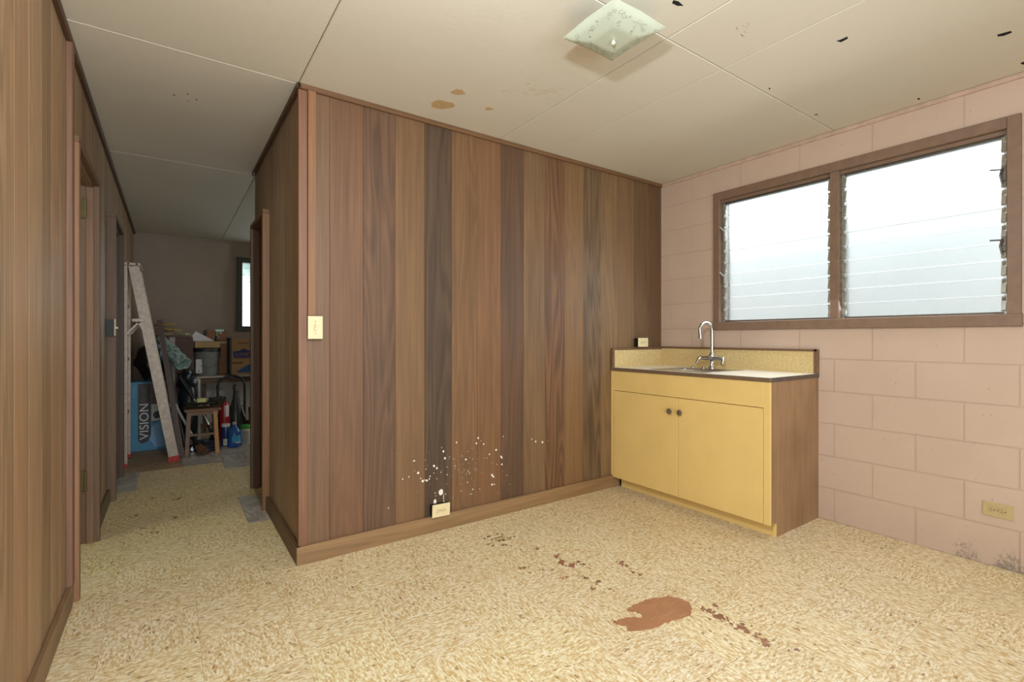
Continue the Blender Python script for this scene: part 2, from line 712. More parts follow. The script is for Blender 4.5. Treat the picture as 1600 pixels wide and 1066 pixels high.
def glue_material(name, c1, c2):
    t = NT(name)
    p = t.pos()
    f = t.noise(p, 13, 4, .6)
    sm = t.noise(t.mapping(p, (10, 90, 1), rot=(0, 0, -.5)), 1.0, 3)
    c = t.ramp(f, (.35, c1), (.65, c2))
    c = t.mix(t.ramp(sm, (.63, 0.0), (.70, .5)), c, S(206, 172, 140))
    return t.done(c, .45)


M_GLUE = glue_material('dried_brown_adhesive', S(160, 112, 78), S(172, 122, 86))
M_GLUE2 = glue_material('dark_adhesive_smear', S(122, 78, 54), S(158, 112, 86))


def fl(px, py):
    p = onz(px, py, 0)
    return (p.x, p.y)


main_out = [(958, 974), (972, 967), (990, 965), (1001, 966), (1003, 961), (992, 957), (980, 955), (988, 947), (1004, 940), (1022, 935),
            (1043, 933), (1062, 935), (1076, 942), (1081, 952), (1077, 962), (1060, 968), (1040, 974), (1024, 981), (1005, 985), (980, 986), (978, 979)]
stain = obj('adhesive_patch', blob([fl(*p) for p in main_out], .0002, .0012, .005, 3, 4), M_GLUE, floor)
smears = bmesh.new()
for k, (px, py, rx, ry) in enumerate([
        (1098, 952, 5, 3), (1108, 955, 8, 4), (1122, 963, 9, 5), (1130, 967, 6, 3), (1118, 946, 5, 3), (1160, 982, 8, 4), (1166, 987, 6, 3),
        (1142, 975, 4, 2), (1181, 995, 4, 3), (1192, 1001, 6, 5), (1197, 1007, 6, 3), (1245, 1016, 4, 2), (1232, 1017, 3, 1), (961, 973, 4, 2),
        (972, 881, 5, 3), (979, 885, 3, 2), (990, 895, 4, 2), (1000, 899, 3, 1), (870, 870, 4, 3), (877, 880, 6, 3), (893, 884, 6, 3),
        (904, 878, 3, 2), (914, 903, 4, 3), (935, 909, 5, 2), (925, 921, 4, 2), (818, 888, 6, 2), (848, 890, 3, 1), (862, 891, 3, 1),
        (886, 902, 4, 1), (840, 858, 5, 1), (912, 882, 3, 2), (880, 905, 3, 1), (953, 921, 3, 1)]):
    c = Vector(onz(px, py, 0))
    ex = (onz(px + rx, py, 0) - c).length
    ey = (onz(px, py - ry, 0) - c).length
    r2 = random.Random(k)
    for q_ in range(7):
        f_ = .75 if q_ == 0 else r2.uniform(.12, .42)
        du, dv = (0, 0) if q_ == 0 else (r2.gauss(0, .9), r2.gauss(0, .9))
        pts = []
        for a in range(9):
            u = 2 * PI * a / 9
            g = f_ * (1 + r2.uniform(-.5, .4))
            q = c + _rt * (ex * (g * math.cos(u) + du)) + _fw * (ey * (g * math.sin(u) + dv))
            pts.append((q.x, q.y))
        add(smears, blob(pts, .0002, .0006 + .000013 * (k * 7 + q_) % .0019, ex * .08, k * 10 + q_, 2))
o = obj('adhesive_smears', smears, M_GLUE2, floor)
o['kind'] = 'stuff'
# old brown scuffs by the plank wall and black grime in the hall
scf = bmesh.new()
r2 = random.Random(5)
for k in range(24):
    px, py = r2.gauss(778, 12), r2.gauss(843, 4)
    c = onz(px, py, 0)
    add(scf, blob(disc_pts((c.x, c.y), .012 * r2.uniform(.4, 1.4), .006 * r2.uniform(.5, 1.5), 8, .4, k), .0002, .0011 + .00001 * k, .001, k, 2))
for k, (px, py, r) in enumerate([(276, 780, .035), (270, 772, .02), (209, 806, .03), (213, 803, .015), (226, 826, .02), (243, 833, .02), (276, 810, .03), (240, 778, .02),
                                 (288, 1046, .006), (157, 917, .006), (197, 940, .008), (201, 952, .006), (348, 945, .006), (350, 964, .005), (1090, 1018, .006), (1108, 1060, .009),
                                 (988, 1042, .006), (1320, 955, .008), (1125, 911, .006)]):
    c = onz(px, py, 0)
    for q_ in range(7):
        rs_ = r * r2.uniform(.12, .36)
        add(scf, blob(disc_pts((c.x + r2.gauss(0, r * .5), c.y + r2.gauss(0, r * .6)), rs_, rs_ * r2.uniform(.5, 1.2), 7, .45, 50 + k * 9 + q_), .0002, .0003 + .000006 * (k * 7 + q_), .0006, k, 2))
o = obj('scuff_marks', scf, mat('dark_grime', S(118, 94, 60), .6, .3, 40), floor)
o['kind'] = 'stuff'

# ---------------------------------------------------------------- ceiling and its panels
ceil = struct('ceiling', box(-1.75, 3.55, YB - .15, YW + .15, H + .012, H + .12), M_DARKGAP)
panels = []
for y0, y1 in ((YB, .21), (.21, 2.65), (2.65, 4.34), (4.34, YW + .02)):
    panels.append((-.70, .535, y0, y1))
for y0, y1 in ((YB, -1.1), (-1.1, 1.34), (1.34, 2.75)):
    panels += [(.535, 1.756, y0, y1), (1.756, 2.17, y0, y1), (2.17, 3.41, y0, y1)]
panels += [(.56, 1.78, 4.10, YW + .02), (1.78, 3.41, 4.10, YW + .02), (.545, 1.8, 2.75, 4.10), (1.8, 3.41, 2.75, 4.10)]
panels[3] = (-.70, .56, 4.34, YW + .02)
for x0, x1, y0, y1 in panels:
    bm = box(x0 + .0018, x1 - .0018, y0 + .0018, y1 - .0018, H, H + .012)
    bmesh.ops.bevel(bm, geom=[e for e in bm.edges if all(v.co.z < H + .001 for v in e.verts)], offset=.003, segments=1, affect='EDGES')
    obj('ceiling_panel', bm, M_CEIL, ceil)
M_STAIN = mat('brown_water_stain', S(190, 160, 116), .8, .12, 60)


def cl(px, py):
    p = onz(px, py, H)
    return p.x, p.y


for k, (px, py, rx, ry) in enumerate([(691, 164, .062, .05), (716, 144, .036, .03), (764, 170, .022, .018)]):
    c = onz(px, py, H)
    pts = []
    rr = random.Random(k)
    for a in range(14):
        u = 2 * PI * a / 14
        g = 1 + rr.uniform(-.18, .18)
        q = c + _rt * (rx * g * math.cos(u)) + _fw * (ry * g * math.sin(u))
        pts.append((q.x, q.y))
    obj('water_stain', blob(pts, H - .0004, .0006, .002, k, 2), M_STAIN, ceil)
M_SPECK = mat('brown_speck', S(120, 98, 74), .8)
for k, pl in enumerate([[(1052, 0), (1060, 2), (1068, 9), (1058, 9), (1050, 5)], [(1307, 64), (1313, 62), (1324, 57), (1325, 60), (1314, 66)],
                        [(1558, 54), (1566, 52), (1580, 48), (1581, 51), (1568, 56), (1559, 57)], [(1594, 99), (1600, 96), (1606, 95), (1604, 100), (1598, 101)],
                        [(1433, 154), (1436, 153), (1438, 155), (1435, 156)], [(1272, 179), (1276, 178), (1279, 179), (1275, 180)],
                        [(1201, 138), (1203, 137), (1204, 139), (1202, 140)],
                        [(292, 146), (295, 147), (293, 149)], [(270, 147), (275, 148), (272, 150)], [(306, 154), (309, 156), (306, 157)], [(292, 157), (295, 158), (293, 159)]]):
    obj('hole', blob([cl(*p) for p in pl], H - .0006, .0008, .0006, k, 1), M_HOLE if k < 7 else M_SPECK, ceil)
sc_ = bmesh.new()
rr = random.Random(12)
for k in range(26):
    px, py = rr.gauss(835, 18), rr.gauss(140, 7)
    c = onz(px, py, H)
    a = .5 + rr.uniform(-.2, .2)
    L = rr.uniform(.006, .03)
    pts = [(c.x + L * math.cos(a), c.y - L * math.sin(a)), (c.x + .0015, c.y + .0015), (c.x - L * math.cos(a), c.y + L * math.sin(a)), (c.x - .0015, c.y - .0015)]
    add(sc_, blob(pts, H - .0003, .0005, .0003, k, 2))
for k in range(9):
    px, py = rr.gauss(1163, 8), rr.gauss(44, 5)
    c = onz(px, py, H)
    add(sc_, blob(disc_pts((c.x, c.y), .007, .003, 7, .4, k), H - .0003, .0005, .0004, k, 2))
o = obj('ceiling_scratches', sc_, mat('scratch_brown', S(188, 170, 142), .8), ceil)
o['kind'] = 'stuff'


# ---------------------------------------------------------------- plank walls
_pm = {}


def plank_mesh(wd, ht, b=.0016):
    k = (round(wd, 4), round(ht, 4))
    if k not in _pm:
        bm = box(-wd / 2 + .0004, wd / 2 - .0004, 0, .018, 0, ht)
        bmesh.ops.bevel(bm, geom=[e for e in bm.edges if all(v.co.y < .001 for v in e.verts) and abs(e.verts[0].co.x - e.verts[1].co.x) < .001],
                        offset=b, segments=1, affect='EDGES')
        me = bpy.data.meshes.new('plank')
        bm.to_mesh(me)
        bm.free()
        me.materials.append(WOOD)
        _pm[k] = me
    return _pm[k]


def plank_run(parent, edges, cols, axis, plane, sign, openings=(), z1=H):
    """edges along the wall; local -y of each plank looks into the room"""
    for i, (a, b) in enumerate(zip(edges, edges[1:])):
        spans = [(0.0, z1)]
        for (o0, o1, oz) in openings:
            if a >= o0 - 1e-4 and b <= o1 + 1e-4:
                spans = [(oz, z1)]
        for s0, s1 in spans:
            if s1 - s0 < .02:
                continue
            me = plank_mesh(b - a, s1 - s0)
            m = (a + b) / 2
            if axis == 'x':
                loc, rz = (m, plane, s0), 0
            else:
                loc, rz = (plane, m, s0), (PI / 2 if sign > 0 else -PI / 2)
            piece('plank', me, parent, loc, rz, cols[i % len(cols)])


# plank wall facing the camera
wall_front = struct('wall_front', box(XP + .02, XR + .01, YF + .018, YF + .1, 0, H), M_DARKGAP)
edges = [.560, .688, .867, 1.048, 1.231, 1.41, 1.59, 1.77, 1.955, 2.138, 2.322, 2.502, 2.684, 2.862, 3.051, 3.225, 3.396]
fcols = [wc(132, 104, 82, .1), wc(129, 97, 74, .2), wc(114, 88, 70, .6), wc(135, 106, 78, .1), wc(91, 74, 60, .8), wc(132, 102, 74, .4),
         wc(136, 102, 74, .2), wc(106, 82, 66, .4), wc(134, 108, 82, .2), wc(122, 91, 68, 1.0), wc(142, 113, 83, .2), wc(118, 98, 76, 1.0),
         wc(142, 117, 88, .4), wc(140, 114, 86, .2), wc(122, 98, 75, .3), wc(114, 91, 69, .3)]
plank_run(wall_front, edges, fcols, 'x', YF, 1)

# white paint spots flicked on the planks
spots = [(290, 370, 1.3), (328, 487, 2.1), (372, 565, 2.0), (412, 560, 1.8), (481, 420, 1.9), (508, 442, 1.6), (571, 280, 1.5), (585, 346, 1.7), (698, 194, 1.3),
         (787, 358, 1.7), (905, 152, 1.5), (888, 203, 1.5), (958, 209, 1.4), (1078, 266, 1.9), (1012, 309, 1.2), (1125, 330, 1.5), (1133, 342, 1.4), (1133, 404, 1.4),
         (1040, 508, 1.9), (1052, 525, 1.8), (1038, 600, 1.7), (1060, 598, 1.1), (1458, 184, 1.4), (1522, 192, 1.9), (1420, 162, .9), (575, 762, 1.3),
         (853, 645, 1.0), (840, 690, .8), (803, 578, .9), (740, 660, .8), (810, 468, .9), (823, 490, 1.0), (180, 547, 1.0), (240, 525, .9), (352, 540, .9), (394, 556, .9), (435, 545, 1.0),
         (443, 520, .9), (545, 480, .7), (605, 505, .9), (683, 420, .8), (605, 430, .6), (1147, 137, .9), (403, 452, .8), (480, 488, .7), (508, 543, .8), (852, 355, .5), (875, 442, .6),
         (790, 500, .6), (555, 243, .7), (630, 332, .6), (670, 350, .6), (1085, 405, .6), (990, 343, .6), (1180, 512, .6), (592, 690, .9), (492, 680, .8), (498, 708, .7), (920, 640, .6), (42, 825, .8), (1578, 175, .5), (930, 180, .5)]
sp = bmesh.new()
rr = random.Random(4)
RX = Matrix.Rotation(PI / 2, 4, 'X')


def wall_blob(px, py, r, stretch=1.0, sd=0):
    c = at(px, py, YF)
    k = 2.75 / 763 * r
    pts = disc_pts((0, 0), k, k * stretch, 9, .2, sd)
    return prism(pts, .0012, Matrix.Translation((c.x, YF + .0002, c.z)) @ RX)


for k, (a, b, r) in enumerate(spots):
    add(sp, wall_blob(600 + a * .1625, 660 + b * .1625, r, rr.uniform(.9, 1.3), k))
add(sp, wall_blob(600 + 548 * .1625, 660 + 672 * .1625, 4.2, 1.1, 91))
add(sp, wall_blob(600 + 490 * .1625, 660 + 764 * .1625, 2.7, 1.4, 92))
add(sp, wall_blob(600 + 572 * .1625, 660 + 720 * .1625, .5, 12, 93))
for k in range(60):
    add(sp, wall_blob(rr.gauss(716, 34), rr.gauss(733, 20), rr.uniform(.2, .5), 1, 200 + k))
o = obj('paint_splatter', sp, M_WHITEPAINT, wall_front)
o['kind'] = 'stuff'

# hall side of the partition, with a doorway near its end
wall_hall = struct('wall_hall', (lambda b: (solid_boxes(b, [(XP + .018, XP + .1, YF + .018, 3.62, 0, H), (XP + .018, XP + .1, 3.62, 4.20, 1.995, H), (XP + .018, XP + .1, 4.20, YE, 0, H)]), b)[1])(bmesh.new()), M_DARKGAP)
hcols = [wc(162, 138, 118, .3), wc(164, 138, 112, .5), wc(150, 130, 110, .5), wc(162, 138, 114, .3), wc(154, 132, 112, .6), wc(146, 124, 104, .4)]  # missing hall light put into the boards as a paler colour
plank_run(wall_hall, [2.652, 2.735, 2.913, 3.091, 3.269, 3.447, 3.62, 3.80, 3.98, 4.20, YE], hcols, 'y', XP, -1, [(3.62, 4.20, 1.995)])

# left plank wall with two doorways
D2 = (2.87, 3.60)
D3 = (4.46, 5.15)
wall_left = struct('wall_left', (lambda b: (solid_boxes(b, [
    (XL - .1, XL - .018, YB, D2[0] - .02, 0, H), (XL - .1, XL - .018, D2[0] - .02, D2[1] + .02, 2.02, H), (XL - .1, XL - .018, D2[1] + .02, D3[0] - .02, 0, H),
    (XL - .1, XL - .018, D3[0] - .02, D3[1] + .02, 2.015, H), (XL - .1, XL - .018, D3[1] + .02, YW, 0, H)]), b)[1])(bmesh.new()), M_DARKGAP)
lcols = [wc(180, 154, 126, .3), wc(158, 133, 108, .6), wc(176, 148, 120, .3), wc(170, 146, 120, .4), wc(162, 137, 110, .7), wc(174, 144, 116, .2)]  # boards coloured lighter to make up for weak light on this wall
e = [2.83 - .178 * k for k in range(29)][::-1]
e = [v for v in e if v > YB] + [D2[0] - .02, 3.04, 3.22, 3.40, D2[1] + .02, 3.74, 3.92, 4.10, 4.28, D3[0] - .02, 4.64, 4.82, 5.0, D3[1] + .02] + [5.33 + .178 * k for k in range(12)] + [YW]
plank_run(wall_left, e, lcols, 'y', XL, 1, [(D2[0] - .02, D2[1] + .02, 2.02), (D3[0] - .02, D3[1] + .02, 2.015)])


# ---------------------------------------------------------------- block wall with the louvered window
WY0, WY1, WZ0, WZ1 = .535, 2.15, 1.22, 2.234
bm = bmesh.new()
XB = XR + .0045
solid_boxes(bm, [(XB, XR + .15, YB, WY0, 0, H), (XB, XR + .15, WY0, WY1, 0, WZ0), (XB, XR + .15, WY0, WY1, WZ1, H), (XB, XR + .15, WY1, 5.0, 0, H),
                 (XB, XR + .15, 5.0, 6.8, 0, 1.1), (XB, XR + .15, 5.0, 6.8, 2.2, H), (XB, XR + .15, 6.8, YW + .15, 0, H)])  # unseen far-room opening, added to let light in
wall_right = struct('wall_right', bm, M_BLOCK)
_bmesh = {}
CH = H / 12
for c in range(12):
    y = 1.342 if c % 2 == 0 else 1.139
    y -= .406 * 9
    while y < YF:
        a, b = max(y, YB), min(y + .406, YF + .01)
        y += .406
        if b - a < .03:
            continue
        z0, z1 = c * CH, (c + 1) * CH
        spans = [(a, b)]
        if 6 <= c <= 10:
            spans = [(a, min(b, WY0)), (max(a, WY1), b)]
        for s0, s1 in spans:
            if s1 - s0 < .012:
                continue
            key = round(s1 - s0, 3)
            if key not in _bmesh:
                hw = (s1 - s0) / 2
                q = box(0, .01, -hw + .0014, hw - .0014, .0014, CH - .0014)
                bmesh.ops.bevel(q, geom=[e_ for e_ in q.edges if all(v.co.x < .001 for v in e_.verts)], offset=.0026, segments=2, affect='EDGES')
                me = bpy.data.meshes.new('block')
                q.to_mesh(me)
                q.free()
                me.materials.append(M_BLOCK)
                _bmesh[key] = me
            piece('block', _bmesh[key], wall_right, (XR + rnd.uniform(0, .0012), (s0 + s1) / 2, z0))

# remaining shell
wall_far = struct('wall_far', (lambda b: (solid_boxes(b, [(-.5, .76, YW, YW + .15, 0, H), (.76, 1.9, YW, YW + .15, 0, 1.26), (.76, 1.9, YW, YW + .15, 2.2, H), (1.9, 3.55, YW, YW + .15, 0, H)]), b)[1])(bmesh.new()), M_FARWALL)
wall_back = struct('wall_back', box(-1.75, 3.55, YB - .15, YB, 0, H), M_PLAIN)
wall_partition = struct('wall_partition', box(XP + .1, XR, YE - .1, YE, 0, H), M_PLAIN)
wall_side_rooms = struct('wall_side', (lambda b: (solid_boxes(b, [(-1.75, -1.65, YB, YW + .1, 0, H), (-1.65, XL - .1, 4.0, 4.08, 0, H), (-1.65, XL - .1, YW, YW + .1, 0, H)]), b)[1])(bmesh.new()), M_PLAIN)

# ---------------------------------------------------------------- baseboards and trim
BC = wc(162, 134, 102, .3)


def board(name, bm, color, label=None):
    o = obj(name, bm, WOOD, color=color)
    o['kind'] = 'structure'
    return o


def lying(name, length, depth_, height, loc, rotz, color):
    """board modelled upright (grain along z) then laid down along its wall"""
    bm = box(0, height, 0, depth_, 0, length, .0025)
    o = board(name, bm, color)
    o.matrix_world = Matrix.Translation(loc) @ Matrix.Rotation(rotz, 4, 'Z') @ Matrix(((0, 0, 1, 0), (0, 1, 0, 0), (1, 0, 0, 0), (0, 0, 0, 1)))
    return o


lying('baseboard_front', 2.835 - .523 + .55, .02, .092, (.523, YF - .02, 0), 0, BC)
lying('baseboard_hall', 3.60 - 2.632, .022, .092, (.5232, 3.60, 0), -PI / 2, wc(112, 90, 66, .3))
lying('baseboard_left', 2.80 - YB, .02, .09, (XL + .02, YB, 0), PI / 2, wc(150, 126, 98, .3))
lying('baseboard_left.001', D3[0] - .04 - 3.64, .02, .09, (XL + .02, 3.64, 0), PI / 2, wc(112, 96, 72, .3))
lying('baseboard_left.002', YW - 5.2, .02, .09, (XL + .02, 5.2, 0), PI / 2, wc(100, 84, 62, .3))
lying('trim_1', XR - .525, .018, .027, (.525, YF - .018, H - .027), 0, wc(128, 98, 70, .2))
lying('trim_2', YE + .02 - 2.632, .02, .027, (.5252, YE + .02, H - .027), -PI / 2, wc(96, 78, 56, .2))
lying('trim_3', YW - YB, .02, .03, (XL + .02, YB, H - .03), PI / 2, wc(98, 74, 58, .2))
struct('trim_4', box(XR - .014, XR + .004, YB, YF - .018, H - .026, H - .001, .003), mat('pink_cove', S(192, 165, 146), .6))
struct('trim_5', box(-.34, 3.39, YW - .012, YW, H - .026, H - .001, .003), M_FARWALL)
# corner board of the partition, and the post on the left wall
board('trim_6', box(.533, .5755, YF - .009, YF + .012, .092, H - .028, .002), wc(146, 108, 86, .2))
board('trim_7', box(XL, XL + .022, 2.775, 2.832, 0.09, H - .03, .002), wc(140, 108, 92, .2))


def doorway(name, x_face, x_in, x_back, y0, y1, ztop, cols):
    """frame boards standing proud of the wall: two jambs, a header, stops"""
    root = bpy.data.objects.new(name, None)
    root['kind'] = 'structure'
    COL.objects.link(root)
    t = .04
    obj('jamb', box(x_face, x_back, y0 - t, y0, 0, ztop, .002), WOOD, root, color=cols[0])
    obj('jamb', box(x_face, x_back, y1, y1 + t, 0, ztop, .002), WOOD, root, color=cols[1])
    hd = obj('header', box(x_face, x_back, y0 - t, y1 + t, ztop, ztop + .03, .002), WOOD, root, color=cols[2])
    s = 1 if x_back > x_face else -1
    obj('stop', box(x_in, x_in + s * .032, y1 - .012, y1, 0, ztop - .012, .001), WOOD, root, color=cols[3])
    obj('stop', box(x_in, x_in + s * .032, y0, y0 + .012, 0, ztop - .012, .001), WOOD, root, color=cols[3])
    obj('stop', box(x_in, x_in + s * .032, y0, y1, ztop - .012, ztop, .001), WOOD, root, color=cols[3])
    return root


door_1 = doorway('door_1', .505, .533, .69, 3.64, 4.18, 1.978, [wc(150, 112, 78, .2), wc(110, 86, 64, .2), wc(128, 98, 68, .2), wc(112, 84, 62, .2)])
door_2 = doorway('door_2', -.323, -.349, -.49, 2.872, 3.60, 2.005, [wc(156, 118, 90, .2), wc(122, 96, 74, .2), wc(134, 106, 78, .2), wc(140, 108, 84, .2)])
door_3 = doorway('door_3', -.309, -.34, -.49, D3[0], D3[1], 2.0, [wc(120, 94, 74, .2), wc(98, 76, 60, .2), wc(112, 92, 66, .2), wc(98, 76, 60, .2)])
for z0, z1 in ((1.815, 1.925), (.30, .41)):
    bm = box(-.418, -.383, 3.584, 3.601, z0, z1, .002)
    add(bm, tube([(-.384, 3.583, z0), (-.384, 3.583, z1)], .006, 10))
    for k in range(3):
        zz = z0 + (z1 - z0) * (k + .5) / 3
        add(bm, tube([(-.404 + .006 * (k % 2), 3.5855, zz), (-.404 + .006 * (k % 2), 3.582, zz)], .004, 8))
    obj('hinge', bm, M_BRASS, door_2)['label'] = 'brass hinge'

# ---------------------------------------------------------------- louvered window
window = bpy.data.objects.new('window_1', None)
window['kind'] = 'structure'
COL.objects.link(window)
y0, y1, z0, z1 = .52, 2.16, 1.207, 2.243
fd = .07
XF = XR - .016
bmf = bmesh.new()
obj('frame_stile', box(XF, XR + .13, y0, y0 + .052, z0, z1, .003), M_FRAME, window)
obj('frame_stile', box(XF, XR + .13, y1 - .052, y1, z0, z1, .003), M_FRAME, window)
obj('frame_rail', box(XF, XR + .13, y0 + .052, y1 - .052, z1 - .058, z1, .003), M_FRAME, window)
obj('frame_rail', box(XF - .006, XR + .13, y0 - .004, y1 + .004, z0, z0 + .062, .003), M_FRAME, window)
obj('mullion', box(XF + .004, XR + .13, 1.311, 1.361, z0 + .062, z1 - .058, .003), M_FRAME, window)
iz0, iz1 = z0 + .062, z1 - .058
louver = box(-.003, .003, -.5, .5, -.0412, .0412, .0008)
louver_me = bpy.data.meshes.new('louver_slat')
louver.to_mesh(louver_me)
louver.free()
louver_me.materials.append(M_LOUVER)
xs = XR + .052
for a, b in ((y0 + .052, 1.311), (1.361, y1 - .052)):
    # inner beads, dark upper channel and side channels
    obj('bead', box(XR + .008, XR + .02, a, b, iz1 - .022, iz1, .002), M_FRAME, window)
    obj('top_channel', box(XR + .03, XR + .075, a, b, iz1 - .03, iz1, .002), M_ALUDARK, window)
    obj('bottom_channel', box(XR + .03, XR + .075, a, b, iz0, iz0 + .012, .002), M_ALUDARK, window)
    for e_, s in ((a, 1), (b, -1)):
        ch = box(xs - .024, xs + .024, e_, e_ + s * .016, iz0, iz1, .0015)
        obj('side_channel', ch, M_ALU, window)
        clips = bmesh.new()
        for k in range(11):
            zc = 1.274 + .0885 * (k + .5)
            if zc > iz1 - .02:
                continue
            cb = box(-.009, .009, 0, s * .02, -.034, .034, .002)
            add(clips, cb, Matrix.Translation((xs - .018, e_ + s * .006, zc)) @ Matrix.Rotation(.22, 4, 'Y'))
            cb = box(-.004, .004, 0, s * .014, -.012, .012, .001)
            add(clips, cb, Matrix.Translation((xs - .03, e_ + s * .008, zc + .03)) @ Matrix.Rotation(-.7, 4, 'Y'))
        obj('louver_clips', clips, M_ALU, window)['kind'] = 'stuff'
    n = 0
    for k in range(11):
        zc = 1.274 + .0885 * (k + .5)
        o = bpy.data.objects.new('louver_slat', louver_me)
        COL.objects.link(o)
        o.parent = window
        o.location = (xs, (a + b) / 2, min(zc, iz1 - .045))
        o.scale = (1, (b - a) - .036, 1)
        o.rotation_euler = (0, math.radians(-7), 0)
        n += 1
        if zc > iz1 - .08:
            break
for (px, py) in ((1563, 270), (1560, 380)):
    p = onx(px, py, XR + .02)
    bm = tube([(XR + .03, .589, p.z + .02), (XR + .008, .592, p.z + .012), (XR - .004, .596, p.z - .02), (XR - .002, .59, p.z - .06)], [.006, .006, .005, .004], 8)
    add(bm, tube([(XR + .012, .592, p.z + .012), (XR - .02, .63, p.z + .012)], .004, 8))
    add(bm, box(XR + .012, XR + .03, .576, .594, p.z - .045, p.z + .03, .002))
    obj('operator_handle', bm, M_ALUDARK, window)
for (px, py) in ((1126, 362), (1128, 432)):
    p = onx(px, py, XR + .02)
    bm = tube([(XR + .03, 2.085, p.z - .02), (XR + .005, 2.09, p.z), (XR - .012, 2.11, p.z + .03)], [.006, .006, .005], 8)
    add(bm, box(XR + .012, XR + .03, 2.08, 2.1, p.z - .06, p.z + .01, .002))
    obj('operator_handle', bm, M_ALU, window)

# outside the window
wall_outside = struct('wall_outside', box(4.9, 5.1, -3, 5, -.4, 2.1), M_NEIGH, label='pale rendered wall of the neighbouring building outside the louvered window')
obj('coping', box(4.87, 5.13, -3, 5, 2.1, 2.15, .006), M_NEIGH, wall_outside)
struct('ground', box(3.55, 14, -8, 16, -.5, -.4), M_GROUND)

# far room window
window2 = bpy.data.objects.new('window_2', None)
window2['kind'] = 'structure'
COL.objects.link(window2)
a0, a1, b0, b1 = .745, 1.92, 1.235, 2.235
M_FR2 = mat('dark_green_frame', S(72, 74, 62), .5)
obj('frame_stile', box(a0, a0 + .062, YW - .025, YW + .12, b0, b1, .003), M_FR2, window2)
obj('frame_stile', box(a1 - .062, a1, YW - .025, YW + .12, b0, b1, .003), M_FR2, window2)
obj('frame_rail', box(a0 + .062, a1 - .062, YW - .025, YW + .12, b1 - .07, b1, .003), M_FR2, window2)
obj('frame_rail', box(a0 + .062, a1 - .062, YW - .025, YW + .12, b0, b0 + .07, .003), M_FR2, window2)
for k in range(10):
    o = bpy.data.objects.new('louver_slat', louver_me)
    COL.objects.link(o)
    o.parent = window2
    o.location = ((a0 + a1) / 2, YW + .06, b0 + .11 + .0885 * k)
    o.scale = (1, a1 - a0 - .124, 1)
    o.rotation_euler = (0, math.radians(6), PI / 2)

# ---------------------------------------------------------------- sink cabinet
CXF = 2.792      # front face
CY0, CY1 = 1.43, 2.648
CT = .897
cab = thing('sink_cabinet', 'mustard yellow two-door sink cabinet with brown side under the window', 'cabinet', (3.09, 2.04, 0))
side = prism([(CXF + .018, .082), (2.866, .082), (2.866, 0), (XR - .002, 0), (XR - .002, CT), (CXF + .018, CT)], .018,
             Matrix.Translation((0, CY0 + .018, 0)) @ RX)
part('side_panel', side, M_CABBROWN, cab)['label'] = 'scuffed brown side panel'
side = prism([(CXF + .018, .10), (2.866, .10), (2.866, 0), (XR - .002, 0), (XR - .002, CT), (CXF + .018, CT)], .016,
             Matrix.Translation((0, 2.628, 0)) @ RX)
part('side_panel', side, M_CABBROWN, cab)
ff = bmesh.new()
solid_boxes(ff, [])
zb = .080
# face frame: left stile with its lower corner cut to clear the baseboard, right stile, top rail
MY = Matrix(((0, 0, 1, CXF), (1, 0, 0, 0), (0, 1, 0, 0), (0, 0, 0, 1)))   # local x->y, y->z, z->x
part('face_frame_stile', prism([(2.620, zb), (2.632, zb + .002), (CY1, zb + .022), (CY1, CT), (2.620, CT)], .018, MY), M_YELLOW, cab)
part('face_frame_stile', box(CXF, CXF + .018, CY0, 1.468, zb, CT, .0012), M_YELLOW, cab)
part('face_frame_rail', box(CXF, CXF + .018, 1.468, 2.620, .748, CT, .0012), M_YELLOW, cab)
part('bottom_panel', box(CXF + .02, XR - .01, CY0 + .02, 2.61, zb, zb + .018), M_CABBROWN, cab)
part('toe_kick', box(2.866, 2.884, CY0 + .0185, 2.627, 0, .0795), M_YELLOW, cab)
part('toe_kick', box(2.862, 2.8658, CY0, CY0 + .019, 0, .0795), M_YELLOW, cab)
for (a, b, ky) in ((1.471, 2.0425, 2.017), (2.0455, 2.617, 2.098)):
    d = part('door', box(CXF - .001, CXF + .017, a, b, zb + .001, .7445, .0016), M_YELLOW, cab)
    kn = lathe([(.007, 0), (.007, .008), (.012, .013), (.0185, .017), (.020, .021), (.018, .025), (.010, .0272), (.0, .0275)], 20)
    bmesh.ops.transform(kn, matrix=Matrix.Translation((CXF - .001, ky, .652)) @ Matrix.Rotation(-PI / 2, 4, 'Y'), verts=kn.verts[:])
    part('knob', kn, M_PEWTER, cab, True, parent=d)

ctop = thing('countertop', 'cream laminate worktop with low backsplash and dark edge band', 'countertop', (3.09, 2.04, CT))
SX0, SX1, SY0, SY1 = 2.90, 3.20, 1.90, 2.28
slab = bmesh.new()
c0, c1, d0, d1 = 2.797, XR - .003, 1.432, 2.646
solid_boxes(slab, [(c0, SX0, d0, d1, CT + .001, .9215), (SX1, c1, d0, d1, CT + .001, .9215), (SX0, SX1, d0, SY0, CT + .001, .9215), (SX0, SX1, SY1, d1, CT + .001, .9215)])
part('worktop', slab, M_TOP, ctop)
part('edge_band', box(2.784, 2.797, 1.4245, 2.648, CT + .0006, .9215, .001), M_EDGE, ctop)
part('edge_band', box(2.797, XR - .003, 1.4245, 1.432, CT + .0006, .9215, .001), M_ALUDARK, ctop)
part('backsplash', box(3.377, XR - .003, 1.448, 2.634, .9215, 1.062), M_LAM, ctop)
part('backsplash', box(2.806, 3.377, 2.634, 2.648, .9215, 1.054), M_LAM, ctop)
M_TRIMB = mat('brown_trim_strip', S(112, 84, 58), .5, .15, 40)
part('cap_strip', box(3.370, XR - .002, 1.43, 2.634, 1.062, 1.077, .002), M_TRIMB, ctop)
part('cap_strip', box(2.806, 3.372, 2.628, 2.648, 1.056, 1.071, .002), M_TRIMB, ctop)
